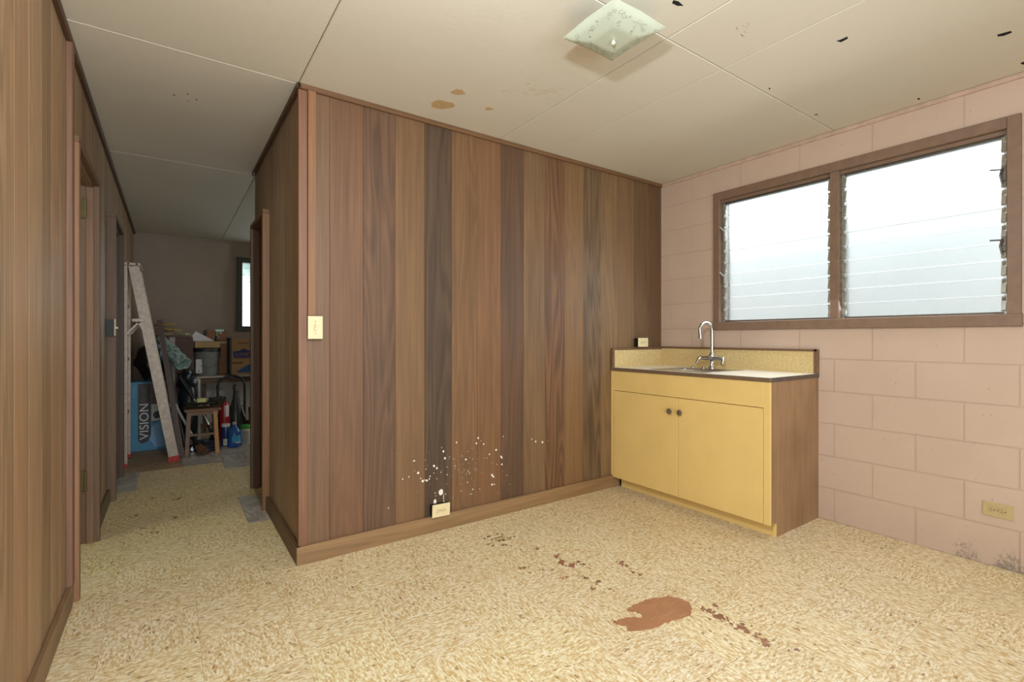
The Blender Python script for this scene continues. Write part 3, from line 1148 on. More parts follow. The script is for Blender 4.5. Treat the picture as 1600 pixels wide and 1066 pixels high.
part('end_strip', box(3.370, XR - .002, 1.4245, 1.449, .9215, 1.077, .002), M_TRIMB, ctop)
part('end_strip', prism([(.0, .0), (.024, 0), (.024, .149), (.012, .149), (.003, .143), (0, .132)], .022,
                        Matrix.Translation((2.785, 2.649, .9215)) @ RX), M_TRIMB, ctop)

sink = thing('sink', 'small stainless steel bar sink set into the cream worktop', 'sink', (3.05, 2.09, .92))
rim = bmesh.new()
r0, r1, q0, q1 = 2.835, 3.30, 1.865, 2.315
solid_boxes(rim, [(r0, SX0 + .01, q0, q1, .9216, .9246), (SX1 - .01, r1, q0, q1, .9216, .9246), (SX0 + .01, SX1 - .01, q0, SY0 + .01, .9216, .9246), (SX0 + .01, SX1 - .01, SY1 - .01, q1, .9216, .9246)])
part('rim', rim, M_STEEL, sink)
bowl = bmesh.new()
rings = []
for (ins, z) in ((.008, .9246), (.014, .915), (.02, .80), (.045, .785)):
    rings.append([bowl.verts.new(p) for p in ((SX0 + ins, SY0 + ins, z), (SX1 - ins, SY0 + ins, z), (SX1 - ins, SY1 - ins, z), (SX0 + ins, SY1 - ins, z))])
for a, b in zip(rings, rings[1:]):
    for k in range(4):
        bowl.faces.new((a[k], a[(k + 1) % 4], b[(k + 1) % 4], b[k]))
bowl.faces.new(rings[-1])
bmesh.ops.recalc_face_normals(bowl, faces=bowl.faces[:])
part('bowl', bowl, M_STEEL, sink)
for (x, y) in ((3.255, 2.16), (3.255, 2.25)):
    part('hole_cap', lathe([(.016, 0), (.016, .004), (.010, .009), (0, .010)], 16, (x - .2, y + .11, .9246)) if False else lathe([(.016, 0), (.016, .004), (.010, .009), (0, .010)], 16, (x, y, .9246)), M_CHROME, sink, True)
part('drain', lathe([(.03, 0), (.03, .003), (.02, .004), (0, .002)], 18, (3.05, 2.09, .7855)), M_CHROME, sink, True)

fc = thing('faucet', 'chrome gooseneck faucet with two lever handles behind the sink', 'faucet', (3.255, 2.09, .9246))
fx, fy = 3.255, 2.09
part('base', lathe([(.03, 0), (.03, .004), (.024, .010), (.019, .016), (.018, .075), (.022, .08), (.022, .1), (.014, .112), (.009, .13)], 22, (fx, fy, .9246)), M_CHROME, fc, True)
pts = [(fx, fy, 1.03), (fx, fy, 1.19)]
for k in range(1, 13):
    a = PI * k / 12 * 1.06
    pts.append((fx - .056 * (1 - math.cos(a)), fy + .012 * (1 - math.cos(a)), 1.205 + .056 * math.sin(a)))
pts.append((pts[-1][0] + .004, pts[-1][1], 1.165))
pts.append((pts[-1][0] + .001, pts[-1][1], 1.145))
part('spout', tube(pts, [.0115] * (len(pts) - 2) + [.0125, .0135], 16), M_CHROME, fc, True)
part('crossbar', tube([(fx, fy - .078, .998), (fx, fy - .03, 1.0), (fx, fy + .03, 1.0), (fx, fy + .078, .998)], [.014, .017, .017, .014], 14), M_CHROME, fc, True)
for s in (-1, 1):
    part('handle', tube([(fx, fy + s * .074, .999), (fx - .006, fy + s * .094, 1.002), (fx - .022, fy + s * .099, .985), (fx - .036, fy + s * .102, .958)], [.012, .0135, .0115, .010], 12), M_CHROME, fc, True)

# ---------------------------------------------------------------- ceiling light
lamp = thing('ceiling_light', 'square frosted glass ceiling light with floral etching', 'ceiling light', (1.42, 1.335, 0))
sh = bmesh.new()
N = 28
hs = .138


def shz(x, y):
    u = max(abs(x), abs(y)) / hs
    s = min(max((u - .44) / .56, 0), 1)
    v = (min(abs(x), abs(y)) / hs)
    return 2.314 + .022 * s ** 1.1 + .012 * max(u - .86, 0) / .14 * (1 - .6 * v)


def grid_vs(dz):
    return [[sh.verts.new((-hs + 2 * hs * i / N, -hs + 2 * hs * j / N, shz(-hs + 2 * hs * i / N, -hs + 2 * hs * j / N) + dz)) for j in range(N + 1)] for i in range(N + 1)]


lo, hi = grid_vs(0), grid_vs(.004)
for i in range(N):
    for j in range(N):
        sh.faces.new((lo[i][j], lo[i][j + 1], lo[i + 1][j + 1], lo[i + 1][j]))
        sh.faces.new((hi[i][j], hi[i + 1][j], hi[i + 1][j + 1], hi[i][j + 1]))
for k in range(N):
    sh.faces.new((lo[k][0], lo[k + 1][0], hi[k + 1][0], hi[k][0]))
    sh.faces.new((lo[k + 1][N], lo[k][N], hi[k][N], hi[k + 1][N]))
    sh.faces.new((lo[0][k + 1], lo[0][k], hi[0][k], hi[0][k + 1]))
    sh.faces.new((lo[N][k], lo[N][k + 1], hi[N][k + 1], hi[N][k]))
obj('glass_shade', sh, M_SHADE, lamp, True)['label'] = 'square frosted glass shade with etched flowers'
obj('finial', lathe([(.0, -.012), (.006, -.0105), (.008, -.005), (.006, .001), (.003, .003), (.003, .09)], 16, (0, 0, 2.309)), mat('white_finial', S(240, 232, 205), .35), lamp, True)
obj('ceiling_pan', lathe([(.026, 2.428), (.032, 2.43), (.035, 2.4385), (.0, 2.4385)][::-1], 28), mat('white_enamel', S(206, 200, 184), .4), lamp, True)
for s in (-1, 1):
    obj('lamp_bulb', lathe([(.0, 2.338), (.012, 2.341), (.018, 2.358), (.014, 2.376), (.010, 2.386), (.010, 2.421)], 16, (s * .02, 0, 0)), mat('bulb_glass', S(240, 236, 224), .3), lamp, True)


# ---------------------------------------------------------------- outlets and switches
def duplex(name, label, M_face, place, w_=.116, h_=.075, deep=.04, boxed=True):
    """horizontal duplex outlet modelled on the xz plane facing -y, then turned to its wall"""
    root = thing(name, label, 'outlet', (0, 0, 0), None)
    root.matrix_world = place
    if boxed:
        obj('box', box(-w_ / 2 + .004, w_ / 2 - .004, .005, deep, -h_ / 2 + .004, h_ / 2 - .004), M_BOXBLACK, root)['label'] = 'black surface-mounted box'
    obj('cover_plate', box(-w_ / 2, w_ / 2, 0, .0055, -h_ / 2, h_ / 2, .0022, 2), M_face, root)
    for s in (-1, 1):
        f = []
        for k in range(20):
            a = 2 * PI * k / 20
            f.append((s * .0195 + max(-.0135, min(.0135, .0165 * math.cos(a))), .0165 * math.sin(a)))
        rc = obj('receptacle', prism(f, .004, Matrix.Translation((0, 0, 0)) @ RX), M_face, root)
        sl = bmesh.new()
        solid_boxes(sl, [(s * .0195 - .0085, s * .0195 - .0005, -.0046, -.0035, .0045, .0068), (s * .0195 - .0085, s * .0195 - .0005, -.0046, -.0035, -.0068, -.0045)])
        add(sl, tube([(s * .0195 + .007, -.0035, 0), (s * .0195 + .007, -.0046, 0)], .0028, 10))
        obj('slots', sl, M_SLOT, rc)
    obj('screw', tube([(0, .001, 0), (0, -.0016, 0)], .003, 10), M_SCREW, root)
    return root


duplex('outlet', 'ivory outlet on a black box low on the plank wall above the baseboard', M_IVORY,
       Matrix.Translation((1.318, YF - .041, .128)) @ Matrix.Rotation(math.radians(1.5), 4, 'Y'))
duplex('outlet', 'ivory outlet on a black box above the corner of the worktop backsplash', M_IVORY,
       Matrix.Translation((3.108, YF - .051, 1.113)), .118, .072, .05)
duplex('outlet', 'tan outlet set flush in the pink block wall near the floor', M_TANPLATE,
       Matrix.Translation((XR - .006, .604, .286)) @ Matrix.Rotation(-PI / 2, 4, 'Z') @ Matrix.Rotation(math.radians(.8), 4, 'Y'), .113, .072, .0, False)


def switch(name, label, place, raceway=False, M_face=M_IVORY, deep=.04, box_w=.066):
    root = thing(name, label, 'light switch', (0, 0, 0))
    root.matrix_world = place
    w_, h_ = .073, .117
    obj('box', box(-box_w / 2, box_w / 2, .005, deep, -h_ / 2 + .004, h_ / 2 - .004), M_BOXBLACK, root)['label'] = 'black surface-mounted box'
    obj('cover_plate', box(-w_ / 2, w_ / 2, 0, .0055, -h_ / 2, h_ / 2, .0022, 2), M_face, root)
    return root


swr = switch('light_switch', 'ivory switch plate under the vertical wiring strip at the partition corner', Matrix.Translation((.610, YF - .031, 1.203)), deep=.031)
tg = box(-.005, .005, -.008, .001, -.009, .009, .0015)
bmesh.ops.transform(tg, matrix=Matrix.Translation((0, 0, .010)) @ Matrix.Rotation(.4, 4, 'X'), verts=tg.verts[:])
obj('toggle', tg, M_IVORY, swr)
obj('pilot_lamp', lathe([(.009, 0), (.009, .003), (.006, .006), (0, .0065)], 14), M_IVORY, swr, True).matrix_local = Matrix.Translation((0, 0, -.009)) @ Matrix.Rotation(PI / 2, 4, 'X')
for z in (.03, -.03):
    obj('screw', tube([(0, .001, z), (0, -.0016, z)], .003, 10), M_SCREW, swr)
obj('slots', box(-.003, .003, -.0008, .001, -.017, -.0145), M_SLOT, swr)
rw = tag(board('wiring_strip', box(.5775, .6165, YF - .016, YF, 1.263, H - .001, .0015), wc(158, 118, 86, .2)), 'long wooden strip covering the wire from ceiling down to the switch', 'wire cover')
if 'kind' in rw: del rw['kind']

# ================================================================ far room: ladder and stored things
M_LADDER = mat('ribbed_aluminium', S(170, 152, 134), .45, .16, 30, .1, metal=.3)
M_REDFOOT = mat('red_rubber', S(176, 44, 40), .6)


def bar(a, b, wx, wy, m_axis=(0, 1, 0)):
    """rectangular bar from a to b; wy thickness along m_axis, wx across"""
    a, b = Vector(a), Vector(b)
    z = (b - a).normalized()
    y = Vector(m_axis)
    y = (y - z * y.dot(z)).normalized()
    x = y.cross(z)
    bm = box(-wx / 2, wx / 2, -wy / 2, wy / 2, 0, (b - a).length)
    bmesh.ops.transform(bm, matrix=Matrix.Translation(a) @ Matrix((x, y, z)).transposed().to_4x4(), verts=bm.verts[:])
    return bm


lad = thing('step_ladder', 'tall aluminium step ladder with red feet standing at the hall end', 'ladder', (-.15, 5.74, 0))
ft, fb = Vector((-.262, 5.52, 1.79)), Vector((.034, 5.52, .028))
for yy in (5.52, 5.965):
    d = Vector((0, yy - 5.52, 0))
    r_ = bar(ft + d, fb + d, .078, .006)
    for k in (-.034, -.0225, -.011, 0, .011, .0225, .034):
        off = Vector((k, 0, 0))
        add(r_, bar(ft + d + off + Vector((0, -.0055, 0)), fb + d + off + Vector((0, -.0055, 0)), .004, .006))
    add(r_, bar(ft + d + Vector((.037, .011, 0)), fb + d + Vector((.037, .011, 0)), .005, .024))
    add(r_, bar(ft + d + Vector((-.037, .011, 0)), fb + d + Vector((-.037, .011, 0)), .005, .024))
    part('front_rail', r_, M_LADDER, lad)
    part('foot', bar(fb + d + Vector((-.006, 0, .022)), fb + d + Vector((.001, 0, -.027)), .086, .034), M_REDFOOT, lad)
    r2_ = box(-.338, -.306, yy - .012, yy + .012, .024, 1.80, .002)
    part('rear_rail', r2_, M_LADDER, lad)
    part('foot', box(-.342, -.302, yy - .016, yy + .016, 0, .03, .004), M_REDFOOT, lad)
    e_ = yy - .019 if yy < 5.7 else yy + .019
    sp_ = bar((-.215, e_, 1.302), (-.325, e_, 1.165), .016, .005)
    add(sp_, bar((-.235, e_, 1.302), (-.152, e_, 1.137), .016, .005))
    add(sp_, box(-.275, -.19, e_ - .003, e_ + .003, 1.292, 1.322, .002))
    for p in ((-.325, 1.165), (-.262, 1.307), (-.2, 1.307), (-.152, 1.137)):
        add(sp_, tube([(p[0], e_ - .006, p[1]), (p[0], e_ + .006, p[1])], .006, 8))
    part('spreader', sp_, M_LADDER, lad)
for k in range(5):
    u = (k + 1) / 6
    p = ft.lerp(fb, u)
    part('step', box(p.x - .042, p.x + .03, 5.525, 5.962, p.z - .012, p.z + .012, .002), M_LADDER, lad)
for z in (.45, .95, 1.45):
    part('rear_brace', box(-.328, -.316, 5.532, 5.953, z - .012, z + .012), M_LADDER, lad)
tcp = box(-.345, -.215, 5.49, 5.995, 1.79, 1.822, .006)
for yy in (5.51, 5.975):
    for x in (-.30, -.24):
        add(tcp, tube([(x, 5.492, 1.806), (x, 5.486, 1.806)], .008, 8))
part('top_cap', tcp, M_LADDER, lad)

# blue equipment carton with printed panels
M_BLUE = mat('blue_print_carton', S(66, 128, 160), .55, .08, 8)
M_LBLUE = mat('pale_blue_print', S(120, 156, 190), .55, .08, 8)
M_DKPRINT = mat('dark_print', S(48, 44, 46), .55, .15, 12)
M_BRPRINT = mat('brown_print', S(98, 76, 62), .55, .15, 12)
M_PALEPRINT = mat('pale_print', S(206, 198, 190), .55, .05, 8)
bx = thing('equipment_carton', 'tall blue carton with a dark printed band behind the ladder', 'carton', (-.15, 6.36, 0))
Yc = 6.2
part('carton', box(-.322, .03, Yc, Yc + .32, 0, .70, .004), M_BLUE, bx)
part('lower_print', prism([(-.12, .03), (.028, .03), (.028, .30), (-.08, .30), (-.15, .24), (-.17, .12)], .001, Matrix.Translation((0, Yc + .0005, 0)) @ RX), M_LBLUE, bx)
part('upper_print', box(-.26, .028, Yc - .001, Yc + .0005, .47, .685), M_BRPRINT, bx)
part('band', prism([(-.262, .11), (-.235, .075), (-.185, .09), (-.165, .13), (-.155, .16), (-.16, .68), (-.262, .68)], .0016, Matrix.Translation((0, Yc + .0003, 0)) @ RX), M_DKPRINT, bx)
part('picture_panel', box(-.152, .02, Yc - .0018, Yc, .30, .47), M_PALEPRINT, bx)
part('treadmill_picture', prism([(-.135, .345), (-.12, .32), (.0, .345), (.018, .36), (.018, .43), (-.06, .41), (-.125, .39), (-.138, .37)], .001, Matrix.Translation((0, Yc - .0014, 0)) @ RX), M_DKPRINT, bx)
MT = Matrix(((0, -1, 0, 0), (0, 0, -1, 0), (1, 0, 0, 0), (0, 0, 0, 1)))    # text reads upward, facing -y
t_ = text('lettering', 'VISION', M_PALEPRINT, bx, .105, Matrix.Translation((-.208 + .15, Yc - .0022 - 6.36, .30)) @ MT, 1.12)
t_ = text('lettering', 'FITNESS', M_BRPRINT, bx, .058, Matrix.Translation((-.205 + .15, Yc - .0022 - 6.36, .585)) @ MT, .9)
t_ = text('lettering', 'FITNESS', M_LBLUE, bx, .03, Matrix.Translation((-.295 + .15, Yc - .001 - 6.36, .60)) @ MT, 1.0)

M_BAG = mat('black_plastic', (.012, .012, .013), .35, .3, 20)
b_ = thing('garbage_bag', 'black bulging plastic bag on top of the tall blue carton', 'bag', (-.15, 6.37, .70))
part('sack', lump((-.165, 6.37, .915), (.14, .13, .185), .25, 4, 3), M_BAG, b_, True)
part('knot', lump((-.16, 6.36, 1.105), (.035, .035, .04), .4, 5, 8, 2), M_BAG, b_, True)
b_ = thing('garbage_bag', 'large slumped black bag standing between the blue carton and the bucket', 'bag', (.13, 6.42, 0))
part('sack', lump((.165, 6.40, .37), (.095, .11, .36), .2, 4, 11), M_BAG, b_, True)
part('folds', lump((.155, 6.39, .68), (.085, .10, .12), .45, 6, 15), M_BAG, b_, True)

pl_ = tag(obj('plank', bar(at(249, 500, 5.95), at(284, 713, 5.72), .045, .02), WOOD, color=wc(90, 66, 48, .4)), 'narrow dark brown board leaning beside the ladder rail', 'board')

M_DKCARTON = mat('dark_brown_carton', S(88, 62, 48), .7, .1, 10)
k_ = thing('storage_carton', 'dark brown tall carton under the pile of tan rags', 'carton', (.03, 6.85, 0))
part('carton', box(-.16, .22, 6.68, 7.05, 0, 1.16, .004), M_DKCARTON, k_)
part('tape', box(.0, .05, 6.679, 6.6805, .5, 1.155), mat('dull_tape', S(120, 92, 66), .4), k_)
M_RAG = mat('tan_cloth', S(178, 150, 92), .9, .2, 30)
M_RAG2 = mat('pale_cloth', S(176, 162, 132), .9, .2, 30)
for k, (x, y, z, rx, ry, rz, rot, m_, lab) in enumerate([
        (-.06, 6.78, 1.187, .10, .09, .019, .0, M_RAG2, 'pale crumpled rag at the bottom of the rag pile'),
        (.0, 6.8, 1.241, .14, .09, .02, .1, M_RAG, 'tan folded rag in the middle of the rag pile'),
        (-.05, 6.79, 1.297, .10, .08, .02, -.08, M_RAG, 'mustard rag crowning the rag pile'),
        (.135, 6.76, 1.189, .075, .07, .018, .1, M_RAG2, 'pale rag hanging over the edge of the dark carton')]):
    o = tag(obj('rag', lump((x, y, z), (rx, ry, rz), .38, 5, 20 + k, 3, rot), m_, None, True), lab, 'rag', 'rags piled on the dark carton')

# clear plastic sheeting, rolled
tp = NT('crumpled_clear_plastic')
f_ = tp.noise(tp.coord(), 30, 4, .7, 1.2)
M_CLEAR = tp.done(tp.ramp(f_, (.4, S(120, 150, 138)), (.6, S(205, 224, 214))), .2, Transmission_Weight=.25)
tp.bump(f_, .8, .01)
roll = bmesh.new()
A, B = at(250, 530, 6.60), at(288, 570, 6.33)
dirv = (B - A).normalized()
up_ = dirv.orthogonal().normalized()
sd_ = dirv.cross(up_)
NR, NS = 15, 30
prev = None
for i in range(NR):
    c = A.lerp(B, i / (NR - 1))
    ring = []
    for k in range(NS):
        a = 2 * PI * k / NS
        rr_ = (.05 + .025 * i / (NR - 1)) * (1 + .35 * noise.noise(Vector((3 * math.cos(a), 3 * math.sin(a), i * .55))))
        ring.append(roll.verts.new(c + up_ * rr_ * math.cos(a) + sd_ * rr_ * math.sin(a)))
    if prev:
        for k in range(NS):
            roll.faces.new((prev[k], prev[(k + 1) % NS], ring[(k + 1) % NS], ring[k]))
    prev = ring
# hollow front end: ring folds inward
inner = [roll.verts.new(B + (v.co - B) * .72 - dirv * .004) for v in prev]
deep_ = [roll.verts.new(B + (v.co - B) * .6 - dirv * .12) for v in prev]
for k in range(NS):
    roll.faces.new((prev[k], prev[(k + 1) % NS], inner[(k + 1) % NS], inner[k]))
    roll.faces.new((inner[k], inner[(k + 1) % NS], deep_[(k + 1) % NS], deep_[k]))
roll.faces.new(deep_)
bmesh.ops.recalc_face_normals(roll, faces=roll.faces[:])
tag(obj('plastic_roll', roll, M_CLEAR, None, True), 'crumpled roll of clear greenish plastic sheeting lying on black bags', 'plastic sheeting')

fr_ = thing('picture_frame', 'white framed dark picture leaning against the black bag', 'picture frame', (.225, 6.55, 0))
MF_W = mat('dull_white_wood', S(188, 180, 164), .6)
x0, x1, zz0, zz1 = .165, .285, .0, .685
part('picture', box(x0 + .01, x1 - .01, 6.552, 6.566, zz0 + .02, zz1 - .02), mat('dark_brown_picture', S(72, 54, 42), .5), fr_)
for a in ((x0, x0 + .022, zz0, zz1), (x1 - .022, x1, zz0, zz1), (x0 + .022, x1 - .022, zz1 - .022, zz1), (x0 + .022, x1 - .022, zz0, zz0 + .022)):
    part('frame_bar', box(a[0], a[1], 6.545, 6.57, a[2], a[3], .002), MF_W, fr_)

# work table and what stands on it
tb = thing('work_table', 'low table with thin pale top holding the bucket and cartons', 'table', (.7, 6.95, 0))
M_TTOP = mat('worn_table_top', S(170, 156, 138), .5, .1, 8)
part('tabletop', box(.228, 1.35, 6.6, 7.3, .685, .705, .003), M_TTOP, tb)
for x, y in ((.262, 6.63), (1.31, 6.63), (.262, 7.27), (1.31, 7.27)):
    part('leg', tube([(x, y, 0), (x, y, .685)], .011, 10), M_ALU, tb)
part('apron', box(.25, 1.33, 6.66, 6.68, .62, .685), mat('table_apron', S(104, 74, 50), .6), tb)
part('rear_post', box(.33, .365, 6.98, 7.015, 0, .685), mat('table_post', S(112, 78, 52), .6), tb)

bk = thing('paint_bucket', 'grey plastic bucket with dark rim on the low table', 'bucket', (.362, 6.80, .705))
part('pail', lathe([(.112, .705), (.116, .712), (.130, .985), (.134, 1.0), (.128, 1.0), (.110, .715), (.0, .715)], 28, (.362, 6.8, 0)), mat('grey_pail', S(124, 122, 116), .35, .1, 12), bk, True)
part('lid', lathe([(.138, .985), (.14, 1.0), (.14, 1.022), (.134, 1.03), (.0, 1.03)], 28, (.362, 6.8, 0)), mat('dark_lid', S(38, 34, 32), .5), bk, True)
part('label', prism([(-.115, .74), (-.055, .74), (-.055, .90), (-.115, .90)], .002, Matrix.Translation((.362, 6.8 - .1075, 0)) @ RX), M_PALEPRINT, bk)
part('label_mark', box(.362 - .092, .362 - .08, 6.689, 6.6905, .757, .772), M_DKPRINT, bk)
hd_ = [(.362 + .137 * math.cos(a), 6.8 - .137 * abs(math.sin(a)) * .5 - .06 * math.sin(a), .975 - .17 * math.sin(a)) for a in [PI * k / 12 for k in range(13)]]
part('bail_handle', tube(hd_, .003, 8), M_ALUDARK, bk)
for q in ((-.05, .995), (.05, .995), (.1, .985)):
    part('rivet', lathe([(.006, 0), (.005, .003), (0, .004)], 8, (.362 + q[0], 6.8 - .138, q[1] - .02)), M_ALU, bk)

tc = thing('tan_box', 'flat tan cardboard box lying on the bucket lid', 'box', (.36, 6.8, 1.032))
M_TANC = mat('tan_cardboard', S(176, 140, 92), .75, .08, 15)
part('carton', box(.238, .485, 6.70, 6.92, 1.032, 1.10, .003), M_TANC, tc)
part('flap', box(.236, .487, 6.698, 6.922, 1.100, 1.106, .001), M_TANC, tc)
pp = tag(obj('paper_sheet', prism([(.19, 1.135), (.25, 1.225), (.435, 1.112), (.42, 1.108), (.24, 1.108)], .006, Matrix.Translation((0, 6.80, 0)) @ RX), mat('white_paper', S(214, 208, 206), .7, .03)), 'white sheet of paper leaning on the flat tan box', 'paper')
bb = thing('brown_box', 'plain brown box standing behind the bucket on the table', 'box', (.46, 7.05, .705))
M_BRC = mat('brown_cardboard', S(140, 94, 62), .75, .1, 12)
part('carton', box(.352, .575, 6.95, 7.2, .705, 1.245, .003), M_BRC, bb)
part('tape', box(.352, .575, 6.949, 6.951, 1.08, 1.10), mat('tan_tape', S(168, 132, 94), .4), bb)
part('dark_patch', box(.355, .375, 6.948, 6.951, 1.18, 1.245), M_DKPRINT, bb)
sb = thing('spray_bottle', 'small green spray bottle with pale trigger head on the tan box', 'spray bottle', (.462, 6.81, 1.107))
part('bottle', lathe([(.017, 1.107), (.019, 1.112), (.019, 1.15), (.012, 1.165), (.009, 1.172), (.0, 1.172)], 14, (.462, 6.81, 0)), mat('dark_green_bottle', S(40, 52, 40), .3), sb, True)
part('neck', lathe([(.010, 1.172), (.010, 1.222), (.0, 1.222)], 12, (.462, 6.81, 0)), mat('green_neck', S(120, 146, 96), .4), sb, True)
part('trigger_head', add(box(.445, .535, 6.80, 6.82, 1.222, 1.248, .006), bar((.485, 6.81, 1.222), (.515, 6.81, 1.195), .008, .012)), mat('pale_teal_head', S(190, 222, 206), .35), sb)

# printed moving carton
lc = thing('moving_carton', 'brown moving carton with blue store emblem on the low table', 'carton', (.74, 6.95, .705))
M_LC = mat('moving_cardboard', S(172, 130, 86), .75, .06, 10)
M_NAVY = mat('navy_print', S(44, 52, 104), .6)
M_BLUEP = mat('blue_print', S(36, 78, 128), .6)
yl = 6.78
part('carton', box(.612, .92, yl, yl + .34, .705, 1.135, .004), M_LC, lc)
RXm = lambda y: Matrix.Translation((0, y, 0)) @ RX
part('emblem', prism([(.635, .985), (.63, .965), (.635, .905), (.845, .905), (.85, .985), (.80, .99), (.74, 1.02), (.70, .99)], .001, RXm(yl)), M_NAVY, lc)
text('lettering', "LOWE'S", M_LC, lc, .062, Matrix.Translation((.742 - .74, yl - .0012 - 6.95, .942 - .705)) @ Matrix.Rotation(PI / 2, 4, 'X'), .82, .0004)
part('seam', box(.614, .918, yl - .0008, yl, .893, .897), M_DKCARTON, lc)
part('swoosh', prism([(.66, .725), (.72, .775), (.78, .81), (.86, .845), (.918, .86), (.918, .75), (.86, .728), (.80, .722)], .001, RXm(yl)), M_BLUEP, lc)
part('print_line', box(.685, .80, yl - .0008, yl, 1.075, 1.083), M_DKCARTON, lc)
part('print_line', box(.62, .74, yl - .0008, yl, .835, .85), M_DKCARTON, lc)
bp_ = tag(obj('black_panel', box(.585, .606, 6.68, 7.02, .706, 1.15, .003), mat('black_panel', S(22, 20, 20), .4)), 'thin black panel standing on edge beside the moving carton', 'panel')
wp = thing('white_board', 'pale board leaning on the far wall under the low table', 'board', (.6, 7.42, 0))
part('sheet', box(.30, 1.1, 7.40, 7.415, .0, .64, .002), mat('pale_board', S(206, 196, 188), .7, .05, 4), wp)
part('edging', box(.30, 1.1, 7.396, 7.40, .0, .05), M_BRC, wp)

# hand truck with black tube frame
ht = thing('hand_truck', 'black tube hand truck with looped handle in front of the table', 'hand truck', (.58, 6.44, 0))
M_BT = mat('black_tube', S(18, 17, 17), .35)
pts = [(.448, 6.42, .03), (.445, 6.43, .60)]
for k in range(9):
    a = PI - PI * k / 8
    pts.append((.58 + .135 * math.cos(a), 6.435, .60 + .115 * math.sin(a)))
pts += [(.715, 6.43, .58), (.712, 6.42, .03)]
part('frame', tube(pts, .0125, 10), M_BT, ht, True)
for z in (.18, .36):
    part('crossbar', tube([(.45, 6.423, z), (.71, 6.423, z)], .010, 10), M_BT, ht, True)
part('toe_plate', box(.43, .73, 6.32, 6.42, .008, .016), M_BT, ht)
for x in (.42, .74):
    wl = lathe([(.02, -.02), (.085, -.02), (.09, -.012), (.09, .012), (.085, .02), (.02, .02)], 20)
    bmesh.ops.transform(wl, matrix=Matrix.Translation((x, 6.49, .09)) @ Matrix.Rotation(PI / 2, 4, 'Y'), verts=wl.verts[:])
    w_ = part('wheel', wl, M_BT, ht, True)
    hb = lathe([(.03, -.022), (.03, .022)], 14)
    bmesh.ops.transform(hb, matrix=Matrix.Translation((x, 6.49, .09)) @ Matrix.Rotation(PI / 2, 4, 'Y'), verts=hb.verts[:])
    part('hub', hb, M_REDFOOT, ht, True, parent=w_)

# red cylinder, tapered grey bag, red toolbox
fe = thing('fire_extinguisher', 'red cylinder with pale label standing behind the stool', 'extinguisher', (.485, 6.105, 0))
M_RED = mat('red_enamel', S(150, 28, 30), .3, .08, 10)
part('cylinder', lathe([(.046, 0), (.05, .006), (.05, .40), (.042, .44), (.02, .465), (.0, .465)], 22, (.485, 6.105, 0)), M_RED, fe, True)
part('valve', add(lathe([(.016, .465), (.016, .50), (.010, .51), (.0, .51)], 12, (.485, 6.105, 0)), box(.44, .50, 6.095, 6.115, .50, .515, .003)), M_BT, fe)
lb = bmesh.new()
qs = []
for k in range(6):
    a = -PI / 2 + .1 + .75 * k / 5
    qs.append((lb.verts.new((.485 + .0512 * math.cos(a), 6.105 + .0512 * math.sin(a), .30)), lb.verts.new((.485 + .0512 * math.cos(a), 6.105 + .0512 * math.sin(a), .42))))
for a, b in zip(qs, qs[1:]):
    lb.faces.new((a[0], b[0], b[1], a[1]))
part('label', lb, M_PALEPRINT, fe)
hs_ = [(.45, 6.11, .495), (.43, 6.09, .45), (.425, 6.085, .30), (.435, 6.09, .16)]
part('hose', tube(hs_, .008, 8), M_BT, fe, True)
gv = thing('upright_vacuum', 'tapered dark grey upright vacuum cleaner by the red cylinder', 'vacuum cleaner', (.61, 6.23, 0))
M_GV = mat('charcoal_plastic', S(62, 62, 60), .25, .1, 12)
part('body', lathe([(.085, .06), (.09, .10), (.085, .24), (.06, .36), (.032, .48), (.022, .55), (.0, .556)], 22, (.605, 6.23, 0)), M_GV, gv, True)
part('base', box(.545, .70, 6.165, 6.305, .01, .075, .012, 2), M_GV, gv)
part('handle', tube([(.595, 6.23, .54), (.587, 6.24, .60), (.60, 6.24, .63)], [.014, .012, .012], 10), M_BT, gv, True)
part('painted_highlight', bar((.643, 6.158, .44), (.687, 6.148, .27), .012, .003), M_PALEPRINT, gv)  # pale strip stands in for a highlight on the tapered body
tb2 = thing('red_toolbox', 'small red toolbox with black strap beside the hand truck', 'toolbox', (.80, 6.22, 0))
part('case', box(.74, .90, 6.15, 6.30, 0, .30, .01, 2), mat('orange_red_plastic', S(190, 62, 36), .4), tb2)
part('lid', box(.736, .904, 6.146, 6.304, .30, .36, .01, 2), M_BT, tb2)
part('handle', tube([(.77, 6.22, .36), (.775, 6.22, .40), (.865, 6.22, .40), (.87, 6.22, .36)], .008, 8), M_BT, tb2, True)
part('latch', box(.755, .775, 6.14, 6.148, .25, .33, .002), M_PALEPRINT, tb2)
part('latch', box(.865, .885, 6.14, 6.148, .25, .33, .002), M_PALEPRINT, tb2)

